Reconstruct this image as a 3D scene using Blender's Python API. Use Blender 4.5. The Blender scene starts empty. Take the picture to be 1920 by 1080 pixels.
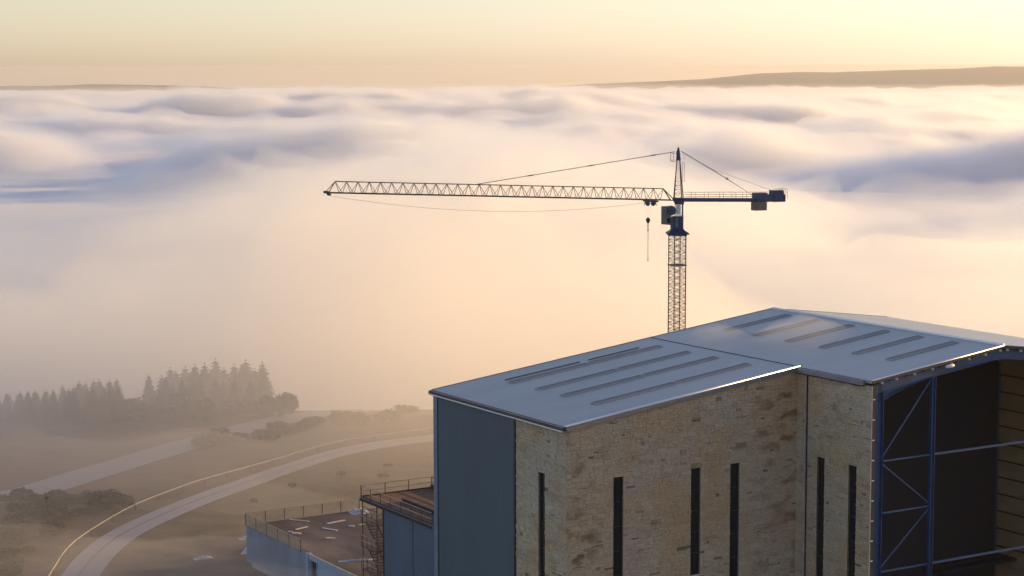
import bpy, bmesh, math, random
import numpy as np
from mathutils import Vector, Matrix

# ---------------------------------------------------------------- camera, sky, sun, exposure
scene = bpy.context.scene
PITCH, ROLL = math.radians(6.357), math.radians(-0.158)
cam_data = bpy.data.cameras.new('camera')
cam = bpy.data.objects.new('camera', cam_data)
scene.collection.objects.link(cam)
cam_data.sensor_width = 36.0
cam_data.lens = 36.0 * 3728.0 / 1920.0
cam_data.clip_start = 1.0
cam_data.clip_end = 60000.0
fwd = Vector((0, math.cos(PITCH), -math.sin(PITCH)))
up = Vector((0, math.sin(PITCH), math.cos(PITCH)))
right = Vector((1, 0, 0))
cr, sr = math.cos(ROLL), math.sin(ROLL)
rx = right * cr + up * sr
ux = up * cr - right * sr
cam.matrix_world = Matrix(((rx.x, ux.x, -fwd.x, 0), (rx.y, ux.y, -fwd.y, 0), (rx.z, ux.z, -fwd.z, 0), (0, 0, 0, 1)))
scene.camera = cam

SUN_EL, SUN_AZ = math.radians(8.0), math.radians(62.0)      # azimuth clockwise from +Y (the view direction)
world = bpy.data.worlds.new('World')
scene.world = world
world.use_nodes = True
wn = world.node_tree.nodes
bg = wn['Background']
sky = wn.new('ShaderNodeTexSky'); 
hs = wn.new('ShaderNodeHueSaturation')
hs.inputs['Saturation'].default_value = 0.76
sky.sky_type = 'NISHITA'
sky.sun_disc = False
sky.sun_elevation = SUN_EL
sky.sun_rotation = SUN_AZ
sky.altitude = 300
sky.air_density = 1.0
sky.dust_density = 0.6
sky.ozone_density = 1.0
world.node_tree.links.new(sky.outputs[0], hs.inputs['Color']); tint = wn.new('ShaderNodeMix'); tint.data_type = 'RGBA'; tint.blend_type = 'MULTIPLY'
tint.inputs[0].default_value = 1.0
tint.inputs[7].default_value = (0.965, 0.965, 1.18, 1)
world.node_tree.links.new(hs.outputs[0], tint.inputs[6])
world.node_tree.links.new(tint.outputs[2], bg.inputs['Color'])
bg.inputs['Strength'].default_value = 0.112
sun_data = bpy.data.lights.new('sun', 'SUN')
sun_data.energy = 3.8
sun_data.angle = math.radians(0.6)
sun_data.color = (1.0, 0.60, 0.19)
sun = bpy.data.objects.new('sun', sun_data)
scene.collection.objects.link(sun)
sv = Vector((math.sin(SUN_AZ) * math.cos(SUN_EL), math.cos(SUN_AZ) * math.cos(SUN_EL), math.sin(SUN_EL)))
sun.rotation_euler = sv.to_track_quat('Z', 'Y').to_euler()
scene.view_settings.view_transform = 'Standard'
scene.view_settings.look = 'None'
scene.view_settings.gamma = 1.0
scene.view_settings.use_curve_mapping = False
scene.view_settings.exposure = 0.82
scene.render.engine = 'CYCLES'
scene.cycles.max_bounces = 12
scene.cycles.volume_bounces = 8
scene.cycles.diffuse_bounces = 4
scene.cycles.glossy_bounces = 3
scene.cycles.use_denoising = True

# ---------------------------------------------------------------- helpers
F = 3728.0
def link(o): scene.collection.objects.link(o); return o

_rng = np.random.RandomState(7)
_perm = _rng.permutation(4096)
_g = _rng.rand(4096) * 2 * np.pi
_gx, _gy = np.cos(_g), np.sin(_g)
def perlin(x, y):
    xi = np.floor(x).astype(int); yi = np.floor(y).astype(int)
    xf = x - xi; yf = y - yi
    u = xf * xf * xf * (xf * (xf * 6 - 15) + 10); v = yf * yf * yf * (yf * (yf * 6 - 15) + 10)
    def gr(ix, iy, dx, dy):
        h = _perm[(_perm[ix & 4095] + iy) & 4095]
        return _gx[h] * dx + _gy[h] * dy
    a = gr(xi, yi, xf, yf); b = gr(xi + 1, yi, xf - 1, yf)
    c = gr(xi, yi + 1, xf, yf - 1); d = gr(xi + 1, yi + 1, xf - 1, yf - 1)
    return (a + (b - a) * u) * (1 - v) + (c + (d - c) * u) * v
def fbm(x, y, o=4, gain=0.5):
    s = 0; a = 1.0
    for i in range(o):
        s = s + a * perlin(x * 2 ** i + 13.7 * i, y * 2 ** i - 7.3 * i); a *= gain
    return s
def smooth(a, b, x):
    t = np.clip((x - a) / (b - a), 0, 1); return t * t * (3 - 2 * t)

def grid_mesh(name, X, Y, Z, bottom=None, mat=None, smooth_shade=True):
    """a sheet from 2-D arrays; with bottom (array or number) it becomes a closed body"""
    n, m = X.shape
    co = np.stack([X, Y, Z], -1).reshape(-1, 3)
    idx = np.arange(n * m).reshape(n, m)
    q = np.stack([idx[:-1, :-1], idx[1:, :-1], idx[1:, 1:], idx[:-1, 1:]], -1).reshape(-1, 4)
    if bottom is not None:
        B = np.broadcast_to(bottom, X.shape)
        co = np.concatenate([co, np.stack([X, Y, B], -1).reshape(-1, 3)])
        o = n * m
        q2 = q[:, ::-1] + o
        ring = np.concatenate([idx[:-1, 0], idx[-1, :-1], idx[:0:-1, -1], idx[0, :0:-1]])
        nx = np.roll(ring, -1)
        q3 = np.stack([nx, ring, ring + o, nx + o], -1)
        q = np.concatenate([q, q2, q3])
    q = q[:, ::-1].copy()
    me = bpy.data.meshes.new(name)
    me.vertices.add(len(co)); me.vertices.foreach_set('co', co.ravel())
    me.loops.add(q.size); me.loops.foreach_set('vertex_index', q.ravel())
    me.polygons.add(len(q)); me.polygons.foreach_set('loop_start', np.arange(len(q)) * 4)
    me.polygons.foreach_set('use_smooth', np.full(len(q), smooth_shade))
    me.update(calc_edges=True); me.validate()
    if mat: me.materials.append(mat)
    return link(bpy.data.objects.new(name, me))

def polar(r0, r1, nr, a0, a1, na):
    r = np.geomspace(r0, r1, nr); a = np.radians(np.linspace(a0, a1, na))
    A, R = np.meshgrid(a, r)
    return R * np.sin(A), R * np.cos(A), R, A

def volume_mat(name, dens, color, g):
    m = bpy.data.materials.new(name); m.use_nodes = True
    nt = m.node_tree; nt.nodes.clear()
    o = nt.nodes.new('ShaderNodeOutputMaterial'); v = nt.nodes.new('ShaderNodeVolumePrincipled')
    v.inputs['Color'].default_value = (*color, 1); v.inputs['Density'].default_value = dens
    v.inputs['Anisotropy'].default_value = g
    nt.links.new(v.outputs[0], o.inputs['Volume'])
    m.cycles.homogeneous_volume = True
    return m
def surf_mat(name, color, rough=0.9):
    m = bpy.data.materials.new(name); m.use_nodes = True
    b = m.node_tree.nodes['Principled BSDF']
    b.inputs['Base Color'].default_value = (*color, 1); b.inputs['Roughness'].default_value = rough
    return m


def ground_h(X, Y):
    R = np.hypot(X, Y)
    z = -51 - 5 * smooth(285, 330, R) - 190 * smooth(305, 760, R)
    z = z + fbm(X / 45, Y / 45, 3) * 0.9 * smooth(222, 262, R) + fbm(X / 300, Y / 300, 3) * 10 * smooth(500, 1200, R) - 420 * smooth(3000, 13000, R)
    return z
def gh(x, y): return float(ground_h(np.array([x]), np.array([y]))[0])

CX = [-900, 0, 200, 350, 520, 650, 800, 960, 1100, 1300, 1500, 1650, 1920, 2800]
CY = [470, 450, 432, 405, 338, 345, 300, 275, 305, 392, 425, 470, 462, 440]
def cloud_h(X, Y):
    """height of the top of the cloud sea"""
    R = np.hypot(X, Y); A = np.arctan2(X, Y)
    px = 960 + F * np.tan(np.clip(A, -1.2, 1.2))
    rc = 76 * F / (np.interp(px, CX, CY) - 125)
    rc = rc * (1 + 0.05 * perlin(px / 90, R * 0) + .12 * perlin(px / 260, R * 0 + 3))
    t = R / rc
    near = -76 + 8 * smooth(900, 380, R) + 5 * fbm(X / 140, Y / 140, 3) + 7 * (3 * np.abs(perlin(X / 210 + 8, Y / 160)) - .7) * smooth(450, 800, R)
    bank = near + 8 * np.exp(-((t - 0.95) / 0.08) ** 2)
    wx = X + 180 * perlin(X / 700, Y / 500 + 9); wy = Y + 180 * perlin(X / 700 + 5, Y / 500)
    deck = -165 + 95 * fbm(wx / 1700 + 3, wy / 620 + 1, 2) + 46 * (3.2 * np.abs(perlin(wx / 760, wy / 420)) - .7) \
        + 26 * (3 * np.abs(perlin(wx / 330 + 4, wy / 230)) - .7) + 11 * (3 * np.abs(perlin(X / 150, Y / 110)) - .7) + 5 * fbm(X / 70, Y / 60, 2)
    deck = deck - 66 * np.exp(-((px - 120) / 400) ** 2) * smooth(850, 1150, R) * smooth(5600, 3300, R)
    deck = deck - 75 * np.exp(-((px - 1700) / 300) ** 2) * smooth(850, 1200, R) * smooth(3300, 2000, R)
    deck = deck + 55 * np.exp(-((px - 760) / 200) ** 2) * smooth(1500, 1900, R) * smooth(4600, 3000, R)
    deck = deck + 60 * np.exp(-((px - 2080) / 180) ** 2) * smooth(1000, 1500, R) * smooth(4600, 3000, R)  # ridge mostly out of view, raised to throw shade over the right-hand valley
    deck = deck - 20 * np.exp(-((t - 1.35) / .22) ** 2)
    k = smooth(0.95, 1.12, t)
    z = bank * (1 - k) + deck * k
    far = smooth(6000, 13000, R)
    return z * (1 - far) + (-190 + (z + 150) * 0.5) * far

# ---------------------------------------------------------------- materials
def nd(nt, kind, **kw):
    n = nt.nodes.new(kind)
    for k, v in kw.items():
        if k in n.inputs: n.inputs[k].default_value = v
        else: setattr(n, k, v)
    return n
def mix(nt, fac, a, b, blend='MIX'):
    n = nt.nodes.new('ShaderNodeMix'); n.data_type = 'RGBA'; n.blend_type = blend
    for i, v in ((0, fac), (6, a), (7, b)):
        if hasattr(v, 'is_linked') or hasattr(v, 'links'): nt.links.new(v, n.inputs[i])
        elif i == 0: n.inputs[0].default_value = v
        else: n.inputs[i].default_value = (*v, 1)
    return n.outputs[2]
def noise_fac(nt, scale, lo, hi, detail=5, stretch=None, w=0):
    tc = nd(nt, 'ShaderNodeTexCoord'); mp = nd(nt, 'ShaderNodeMapping')
    if stretch: mp.inputs['Scale'].default_value = stretch
    mp.inputs['Location'].default_value = (w, w * .7, w * 1.3)
    nt.links.new(tc.outputs['Object'], mp.inputs[0])
    n = nd(nt, 'ShaderNodeTexNoise', Scale=scale, Detail=detail)
    nt.links.new(mp.outputs[0], n.inputs['Vector'])
    r = nd(nt, 'ShaderNodeMapRange'); r.interpolation_type = 'SMOOTHSTEP'
    r.inputs['From Min'].default_value = lo; r.inputs['From Max'].default_value = hi
    nt.links.new(n.outputs['Fac'], r.inputs['Value'])
    return r.outputs[0], n.outputs['Fac']
def mat(name, a, b=None, scale=1.0, rough=.8, lo=.35, hi=.65, bump=0.0, metal=0.0, stretch=None, spec=.5, detail=5):
    m = bpy.data.materials.new(name); m.use_nodes = True
    nt = m.node_tree; p = nt.nodes['Principled BSDF']
    p.inputs['Roughness'].default_value = rough; p.inputs['Metallic'].default_value = metal
    p.inputs['Specular IOR Level'].default_value = spec
    b = b or tuple(c * .75 for c in a)
    f, raw = noise_fac(nt, scale, lo, hi, detail, stretch)
    nt.links.new(mix(nt, f, a, b), p.inputs['Base Color'])
    if bump:
        bn = nd(nt, 'ShaderNodeBump', Strength=bump, Distance=.05)
        nt.links.new(raw, bn.inputs['Height']); nt.links.new(bn.outputs[0], p.inputs['Normal'])
    return m
M = {}
M['roof'] = mat('roof_membrane', (.33, .34, .35), (.29, .30, .31), .35, .33, .3, .7, stretch=(.3, 1, 1))
M['flashm'] = mat('bright_white_flashing', (.90, .90, .91), (.86, .86, .88), 2, .25, spec=.9)
M['flash'] = mat('white_flashing', (.82, .82, .83), (.76, .76, .78), 2, .35)
M['fascia'] = mat('grey_fascia', (.24, .22, .23), (.2, .18, .19), 1, .5)
M['dark'] = mat('dark_gutter', (.012, .012, .02), (.02, .02, .03), 2, .5)
M['clad'] = mat('blue_grey_cladding', (.105, .155, .185), (.095, .138, .17), .25, .5, stretch=(1, 1, .3))
M['trimblue'] = mat('pale_blue_trim', (.17, .22, .29), (.15, .2, .26), .5, .5)
M['blockblue'] = mat('blue_block_cladding', (.085, .13, .185), (.075, .115, .165), .4, .5)
M['steel'] = mat('blue_steel', (.006, .055, .165), (.005, .042, .13), .8, .45)
M['steelp'] = mat('blue_steel_rail', (.014, .08, .22), (.012, .065, .19), .8, .45)
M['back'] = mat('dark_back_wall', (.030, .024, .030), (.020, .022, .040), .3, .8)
M['inner'] = mat('tan_inner_cladding', (.40, .28, .16), (.33, .23, .13), .3, .75, stretch=(1, 1, 3))
M['mortar'] = mat('dark_mortar', (.21, .17, .12), (.16, .13, .09), 3, .95)
M['glass'] = mat('dark_window_glass', (.010, .022, .026), (.008, .014, .028), .5, .12, spec=.35)
M['frame'] = mat('dark_window_frame', (.02, .025, .03), (.03, .03, .035), 2, .5)
M['sky_l'] = mat('grey_skylight', (.075, .082, .095), (.06, .066, .078), .4, .38)
M['deckb'] = mat('brown_terrace_deck', (.22, .11, .055), (.13, .07, .04), .8, .85, bump=.4, stretch=(.5, 2, 1))
M['railw'] = mat('tan_handrail', (.42, .34, .26), (.34, .27, .2), 3, .5)
M['rust'] = mat('rusty_post', (.085, .055, .042), (.06, .042, .034), 3, .7)
M['conc'] = mat('pale_blue_wall', (.29, .30, .335), (.23, .24, .275), .5, .8, stretch=(1, 1, .4), bump=.2)
M['panel'] = mat('light_blue_panel', (.34, .42, .52), (.30, .37, .47), .4, .6)
M['mud'] = mat('wet_mud_deck', (.085, .060, .052), (.20, .155, .12), .16, .8, .5, .72, bump=.6, stretch=(1, .5, 1))
M['plank'] = mat('pale_plank', (.62, .54, .55), (.5, .43, .43), 1, .7)
M['slab'] = mat('concrete_edge', (.46, .42, .38), (.36, .33, .3), 1, .8)
M['sheet'] = mat('plastic_sheet', (.50, .52, .58), (.30, .30, .34), .8, .35)
M['crane'] = mat('crane_blue', (.008, .036, .12), (.006, .026, .09), 1, .45)
M['craneg'] = mat('crane_cab_grey', (.11, .13, .15), (.08, .10, .12), 1, .4)
M['cranet'] = mat('crane_teal_drum', (.02, .07, .12), (.015, .05, .10), 1, .4)
M['lattice'] = mat('crane_lattice', (.011, .012, .020), (.009, .010, .018), 2, .6)
M['ballast'] = mat('grey_ballast', (.17, .165, .13), (.13, .125, .10), 1, .9)
M['rope'] = mat('steel_rope', (.10, .09, .08), (.09, .08, .07), 1, .6)
M['tarmac'] = mat('wet_tarmac', (.27, .25, .28), (.21, .195, .22), .05, .5, bump=.15, detail=8)
M['rut'] = mat('dark_wheel_rut', (.12, .11, .12), (.16, .15, .165), .1, .6)
M['leaf'] = mat('conifer_needles', (.022, .028, .024), (.034, .038, .030), .7, .95)
M['bush'] = mat('shrub_leaves', (.055, .045, .032), (.04, .042, .028), .9, .95)
M['bark'] = mat('bark', (.05, .038, .03), (.035, .028, .022), 2, .95)
M['cloud'] = mat('cloud_white', (.92, .92, .93), (.94, .94, .95), .01, 1.0)
M['hill'] = mat('heather_hill', (.055, .05, .045), (.04, .042, .035), .002, 1.0)

def ground_mat():
    m = bpy.data.materials.new('moorland'); m.use_nodes = True
    nt = m.node_tree; p = nt.nodes['Principled BSDF']; p.inputs['Roughness'].default_value = .95
    p.inputs['Specular IOR Level'].default_value = .2
    f1, r1 = noise_fac(nt, .045, .38, .62, 7)
    f2, r2 = noise_fac(nt, .25, .4, .7, 8, w=31)
    f3, r3 = noise_fac(nt, .02, .45, .6, 4, w=77)
    c = mix(nt, f1, (.145, .092, .062), (.105, .075, .048))
    c = mix(nt, f3, c, (.15, .115, .072))
    c = mix(nt, f2, c, (.07, .052, .038))
    nt.links.new(c, p.inputs['Base Color'])
    bn = nd(nt, 'ShaderNodeBump', Strength=.7, Distance=.6)
    nt.links.new(r2, bn.inputs['Height']); nt.links.new(bn.outputs[0], p.inputs['Normal'])
    return m
M['ground'] = ground_mat()

def stone_mat(name, base, stain):
    m = bpy.data.materials.new(name); m.use_nodes = True
    nt = m.node_tree; p = nt.nodes['Principled BSDF']; p.inputs['Roughness'].default_value = .92
    p.inputs['Specular IOR Level'].default_value = .25
    geo = nd(nt, 'ShaderNodeNewGeometry'); oi = nd(nt, 'ShaderNodeObjectInfo')
    ad = nd(nt, 'ShaderNodeMath', operation='ADD'); fr = nd(nt, 'ShaderNodeMath', operation='FRACT')
    nt.links.new(geo.outputs['Random Per Island'], ad.inputs[0]); nt.links.new(oi.outputs['Random'], ad.inputs[1])
    nt.links.new(ad.outputs[0], fr.inputs[0])
    cr = nd(nt, 'ShaderNodeValToRGB'); nt.links.new(fr.outputs[0], cr.inputs[0])
    e = cr.color_ramp; e.elements[0].position = 0; e.elements[1].position = 1
    cols = [(0.0, .42), (.018, .60), (.045, .90), (.5, 1.0), (.9, 1.03), (1.0, 1.08)]
    while len(e.elements) < len(cols): e.elements.new(.5)
    for el, (pp, v) in zip(e.elements, cols):
        el.position = pp; el.color = (base[0] * v, base[1] * v, base[2] * v * (1 if v > .7 else .85), 1)
    f1, r1 = noise_fac(nt, .22, .42, .62, 5, w=5)
    f2, r2 = noise_fac(nt, .75, .48, .64, 8, stretch=(.6, .6, 1.3), w=11)
    f3, r3 = noise_fac(nt, .10, .45, .65, 3, w=50)
    c = mix(nt, f1, cr.outputs[0], tuple(b * k for b, k in zip(base, (1.0, .90, .76))))
    tc = nd(nt, 'ShaderNodeTexCoord'); sx = nd(nt, 'ShaderNodeSeparateXYZ'); nt.links.new(tc.outputs['Object'], sx.inputs[0])
    ends = []
    for a_, b_ in ((4.5, .5), (17.0, 21.5)):
        mr = nd(nt, 'ShaderNodeMapRange'); mr.inputs['From Min'].default_value = a_; mr.inputs['From Max'].default_value = b_
        mr.inputs['To Min'].default_value = .12; mr.inputs['To Max'].default_value = 1.0
        nt.links.new(sx.outputs['X'], mr.inputs['Value']); ends.append(mr.outputs[0])
    mx = nd(nt, 'ShaderNodeMath', operation='MAXIMUM'); nt.links.new(ends[0], mx.inputs[0]); nt.links.new(ends[1], mx.inputs[1])
    m0 = nd(nt, 'ShaderNodeMath', operation='MULTIPLY'); nt.links.new(f2, m0.inputs[0]); nt.links.new(mx.outputs[0], m0.inputs[1])
    mul = nd(nt, 'ShaderNodeMath', operation='MULTIPLY'); nt.links.new(m0.outputs[0], mul.inputs[0]); mul.inputs[1].default_value = stain
    c = mix(nt, mul.outputs[0], c, (base[0] * .50, base[1] * .36, base[2] * .24))
    m3 = nd(nt, 'ShaderNodeMath', operation='MULTIPLY'); nt.links.new(f3, m3.inputs[0]); m3.inputs[1].default_value = .35
    c = mix(nt, m3.outputs[0], c, (base[0] * .88, base[1] * .95, base[2] * 1.12))
    f4, r4 = noise_fac(nt, 6, .3, .7, 6, stretch=(1, 1, 2.2))
    c = mix(nt, .16, c, f4, 'OVERLAY')
    nt.links.new(c, p.inputs['Base Color'])
    bn = nd(nt, 'ShaderNodeBump', Strength=.5, Distance=.03)
    nt.links.new(r4, bn.inputs['Height']); nt.links.new(bn.outputs[0], p.inputs['Normal'])
    return m
M['stone'] = stone_mat('buff_rubble_stone', (.54, .425, .295), 1.0)
M['stone2'] = stone_mat('grey_buff_rubble_stone', (.49, .415, .30), .3)

# ---------------------------------------------------------------- mesh builder, things and parts
class MB:
    def __init__(s): s.v = []; s.f = []
    def poly(s, pts):
        o = len(s.v); s.v += [tuple(p) for p in pts]; s.f.append(tuple(range(o, o + len(pts)))); return s
    def box(s, x0, x1, y0, y1, z0, z1):
        return s.prism([(x0, y0), (x1, y0), (x1, y1), (x0, y1)], z0, z1)
    def prism(s, poly, a, b, axis='z'):
        """poly in the plane across the axis, extruded from a to b"""
        n = len(poly); o = len(s.v)
        def P(p, t):
            return {'z': (p[0], p[1], t), 'y': (p[0], t, p[1]), 'x': (t, p[0], p[1])}[axis]
        s.v += [P(p, a) for p in poly] + [P(p, b) for p in poly]
        s.f.append(tuple(o + i for i in range(n))[::-1]); s.f.append(tuple(o + n + i for i in range(n)))
        for i in range(n):
            j = (i + 1) % n; s.f.append((o + i, o + j, o + n + j, o + n + i))
        return s
    def bar(s, p, q, w, h=None, upv=(0, 0, 1)):
        """square bar from p to q"""
        h = h or w; p = Vector(p); q = Vector(q); d = (q - p)
        if d.length < 1e-6: return s
        d.normalize(); u = Vector(upv)
        if abs(d.dot(u)) > .98: u = Vector((1, 0, 0))
        a = d.cross(u).normalized() * (w / 2); b = d.cross(a).normalized() * (h / 2); o = len(s.v)
        for c in (p, q):
            for i, j in ((-1, -1), (1, -1), (1, 1), (-1, 1)): s.v.append(tuple(c + a * i + b * j))
        s.f += [(o, o + 1, o + 2, o + 3), (o + 7, o + 6, o + 5, o + 4)]
        for i in range(4): j = (i + 1) % 4; s.f.append((o + i, o + 4 + i, o + 4 + j, o + j))
        return s
    def tube(s, pts, r, n=6):
        pts = [Vector(p) for p in pts]; o = len(s.v); k = len(pts)
        rs = r if isinstance(r, (list, tuple)) else [r] * k
        for i, p in enumerate(pts):
            d = (pts[min(i + 1, k - 1)] - pts[max(i - 1, 0)]).normalized()
            u = Vector((0, 0, 1)) if abs(d.z) < .9 else Vector((1, 0, 0))
            a = d.cross(u).normalized(); b = d.cross(a).normalized()
            for t in range(n):
                an = 2 * math.pi * t / n; s.v.append(tuple(p + (a * math.cos(an) + b * math.sin(an)) * rs[i]))
        for i in range(k - 1):
            for t in range(n):
                t2 = (t + 1) % n; s.f.append((o + i * n + t, o + i * n + t2, o + (i + 1) * n + t2, o + (i + 1) * n + t))
        s.f.append(tuple(o + t for t in range(n))); s.f.append(tuple(o + (k - 1) * n + t for t in range(n))[::-1])
        return s
    def mesh(s, name, m, sm=False, fix=True):
        me = bpy.data.meshes.new(name); me.from_pydata(s.v, [], s.f); me.materials.append(m)
        if fix:
            bm = bmesh.new(); bm.from_mesh(me); bmesh.ops.recalc_face_normals(bm, faces=bm.faces); bm.to_mesh(me); bm.free()
        if sm: me.polygons.foreach_set('use_smooth', [True] * len(me.polygons))
        me.update(); return me
def part(name, mb, m, parent, sm=False, fix=True, label=None, kind=None):
    o = link(bpy.data.objects.new(name, mb.mesh(name, m, sm, fix))); o.parent = parent
    if label: o['label'] = label
    if kind: o['kind'] = kind
    return o
def pmesh(name, me, parent, loc=(0, 0, 0)):
    o = link(bpy.data.objects.new(name, me)); o.parent = parent; o.location = loc; return o
def thing(name, label, cat, loc, rz=0, group=None):
    o = link(bpy.data.objects.new(name, None)); o.location = loc; o.rotation_euler = (0, 0, rz)
    o['label'] = label; o['category'] = cat
    if group: o['group'] = group
    return o
def tag(o, label, cat, group=None):
    o['label'] = label; o['category'] = cat
    if group: o['group'] = group
    return o

# ---------------------------------------------------------------- terrain, roads, hills, sky-deep clouds
r = np.concatenate([np.geomspace(15, 180, 16)[:-1], np.arange(180, 420, 1.6), np.geomspace(420, 40000, 90)])
a = np.radians(np.concatenate([np.linspace(-180, -31, 40)[:-1], np.linspace(-31, 31, 300), np.linspace(31, 180, 40)[1:]])); A, R = np.meshgrid(a, r)
X, Y = R * np.sin(A), R * np.cos(A)
grid_mesh('ground', X, Y, ground_h(X, Y), mat=M['ground'])['kind'] = 'structure'

def spline(pts, n=10):
    out = []; P = [Vector(p) for p in pts]; P = [P[0] * 2 - P[1]] + P + [P[-1] * 2 - P[-2]]
    for i in range(1, len(P) - 2):
        for k in range(n):
            t = k / n; p0, p1, p2, p3 = P[i - 1:i + 3]
            out.append(.5 * ((2 * p1) + (p2 - p0) * t + (2 * p0 - 5 * p1 + 4 * p2 - p3) * t * t + (3 * p1 - p0 - 3 * p2 + p3) * t ** 3))
    out.append(P[-2]); return out
def strip(name, pts, offs, lift, m):
    """a sheet that follows pts, spanning the offsets in offs, laid on the terrain"""
    V = []; Fc = []; k = len(offs)
    for i, p in enumerate(pts):
        d = (pts[min(i + 1, len(pts) - 1)] - pts[max(i - 1, 0)]).normalized(); nrm = Vector((-d.y, d.x))
        for o in offs:
            q = p + nrm * o; V.append((q.x, q.y, gh(q.x, q.y) + lift))
    for i in range(len(pts) - 1):
        for j in range(k - 1): Fc.append((i * k + j, i * k + j + 1, (i + 1) * k + j + 1, (i + 1) * k + j))
    me = bpy.data.meshes.new(name); me.from_pydata(V, [], Fc); me.materials.append(m)
    bm = bmesh.new(); bm.from_mesh(me); bmesh.ops.recalc_face_normals(bm, faces=bm.faces)
    if sum(f.normal.z for f in bm.faces) < 0: bmesh.ops.reverse_faces(bm, faces=bm.faces)
    bm.to_mesh(me); bm.free()
    o = link(bpy.data.objects.new(name, me)); o['kind'] = 'structure'; return o
road_c = [(-43.0, 172), (-43.3, 184), (-43.5, 196.3), (-43.6, 204), (-42.9, 212.3), (-41.1, 219.8), (-37.6, 229.7), (-33.4, 238.5),
          (-29, 248.2), (-24, 256.5), (-16.5, 264.5), (-8, 272), (3, 281.5), (16, 293), (34, 308)]
RC = spline(road_c, 8)
strip('road', RC, [-1.8, -.9, 0, .9, 2.1], .07, M['tarmac'])
strip('wheel_rut', RC, [.15, .45], .085, M['rut'])
track_c = [(-84, 212), (-70, 226), (-61, 232.8), (-54.9, 248), (-49, 259), (-42.8, 268.6), (-37, 277.8), (-30, 287), (-21.8, 296.7), (-10, 307), (10, 322)]
track_c = [(-90, 214), (-75, 225), (-61, 234), (-54.9, 246), (-49, 258), (-42.8, 268.6), (-37, 277.8), (-30, 287), (-21.8, 296.7), (-10, 307), (10, 322)]
strip('track', spline(track_c, 8), [-3.4, -1.6, 0, 1.6, 3.4], .07, M['tarmac'])

X, Y, R, A = polar(14500, 21500, 36, -30, 30, 420)
ang = 960 + F * np.tan(A)
hp = np.interp(ang, [-1200, -400, 0, 90, 180, 300, 400, 480, 560, 900, 980, 1040, 1100, 1180, 1250, 1320, 1380, 1420, 1500, 1560, 1700, 1800, 1860, 1920, 2200, 2600],
               [163, 158, 157.5, 158, 155, 157, 160.5, 166, 176, 178, 169, 162, 158, 155, 152.5, 149, 143, 139, 136.5, 137, 133, 130.5, 127, 127.5, 124, 126])
hp = hp + 0.6 * fbm(ang / 25, ang * 0, 3)
prof = np.exp(-((R - 17000) / 1500) ** 2)
H = -(hp - 125) / F * 17000 * prof - 420 * (1 - prof) + 20 * fbm(X / 900, Y / 900, 4) * (1 - prof)
grid_mesh('hills', X, Y, H, mat=M['hill'])['kind'] = 'structure'

X, Y, R, A = polar(330, 16500, 420, -40, 40, 900)
T = cloud_h(X, Y) + 5 * fbm(X / 60, Y / 48, 3) * smooth(700, 1200, R)
grid_mesh('fog', X, Y, T, bottom=-430, mat=volume_mat('fog', .022, (.955, .970, .993), .68))['kind'] = 'stuff'
X, Y, R, A = polar(255, 16600, 350, -41, 41, 620)
T = cloud_h(X, Y) + 20 + 15 * fbm(X / 170, Y / 120, 5, .62) + 2 * smooth(560, 330, R) - 26 * smooth(292, 255, R)
grid_mesh('fog_veil', X, Y, T, bottom=-435, mat=volume_mat('fog_veil', .0062, (.96, .97, .99), .75))['kind'] = 'stuff'
X, Y, R, A = polar(1000, 16400, 150, -39, 39, 200)
fs = smooth(6000, 13000, R)
core = (-195 + 30 * fbm(X / 1500 + 3, Y / 800 + 1, 2) - 100 * smooth(2200, 900, R)) * (1 - fs) - 195 * fs
grid_mesh('cloud_sea', X, Y, core, mat=M['cloud'])['kind'] = 'stuff'

X, Y, R, A = polar(5200, 19500, 60, -42, 42, 240)
k_ = smooth(5200, 9000, R) * smooth(19500, 17500, R)
grid_mesh('far_haze', X, Y, -215 + k_ * (72 + 22 * fbm(X / 1500, Y / 1200, 3)), bottom=-435, mat=volume_mat('far_haze', 1.6e-4, (.93, .92, .92), .5))['kind'] = 'stuff'
# unseen cloud sheet added round the sides and behind, drawn close to bounce light
aa = np.radians(np.linspace(41, 319, 160)); A, RR = np.meshgrid(aa, np.geomspace(1, 55, 90))
R = RR * (300 - 235 * smooth(1.3, 2.0, A) * smooth(4.98, 4.28, A))
X, Y = R * np.sin(A), R * np.cos(A)
grid_mesh('cloud_sea', X, Y, -96 + 34 * smooth(300, 150, R) + 26 * fbm(X / 900, Y / 600, 3) * smooth(300, 900, R) - 60 * smooth(900, 4000, R), mat=M['cloud'])['kind'] = 'stuff'

# low mist lying on the hillside
gx, gy = np.meshgrid(np.linspace(-185, 120, 170), np.linspace(150, 380, 130))
edge = smooth(0, .12, (gx + 185) / 305) * smooth(0, .45, (120 - gx) / 305) * smooth(0, .14, (gy - 150) / 230) * smooth(0, .12, (380 - gy) / 230)
wis = np.clip(fbm(gx / 40 + 4, gy / 26, 3) + .5, 0.05, 2)
mist_top = (2.2 + 4.2 * wis + (2 + 7 * wis) * smooth(212, 250, gy) + 9 * np.exp(-((gx + 88) / 30) ** 2 - ((gy - 262) / 26) ** 2) + 8 * smooth(238, 300, gy) * np.clip(wis * 1.4, .3, 1.3)
            + 3.5 * smooth(270, 290, gy) + 17 * smooth(274, 312, gy) * smooth(-66, -22, gx) * smooth(95, -15, gx) + 7 * np.exp(-((gx + 12) / 16) ** 2 - ((gy - 262) / 16) ** 2) + 9 * np.exp(-((gx + 48) / 17) ** 2 - ((gy - 258) / 13) ** 2) + 7 * np.exp(-((gx + 5) / 30) ** 2 - ((gy - 275) / 22) ** 2)) * edge
g0 = ground_h(gx, gy)
def grid_flat(name, X, Y, top, bot, m):
    return grid_mesh(name, X, Y, top, bottom=bot, mat=m)
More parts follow.
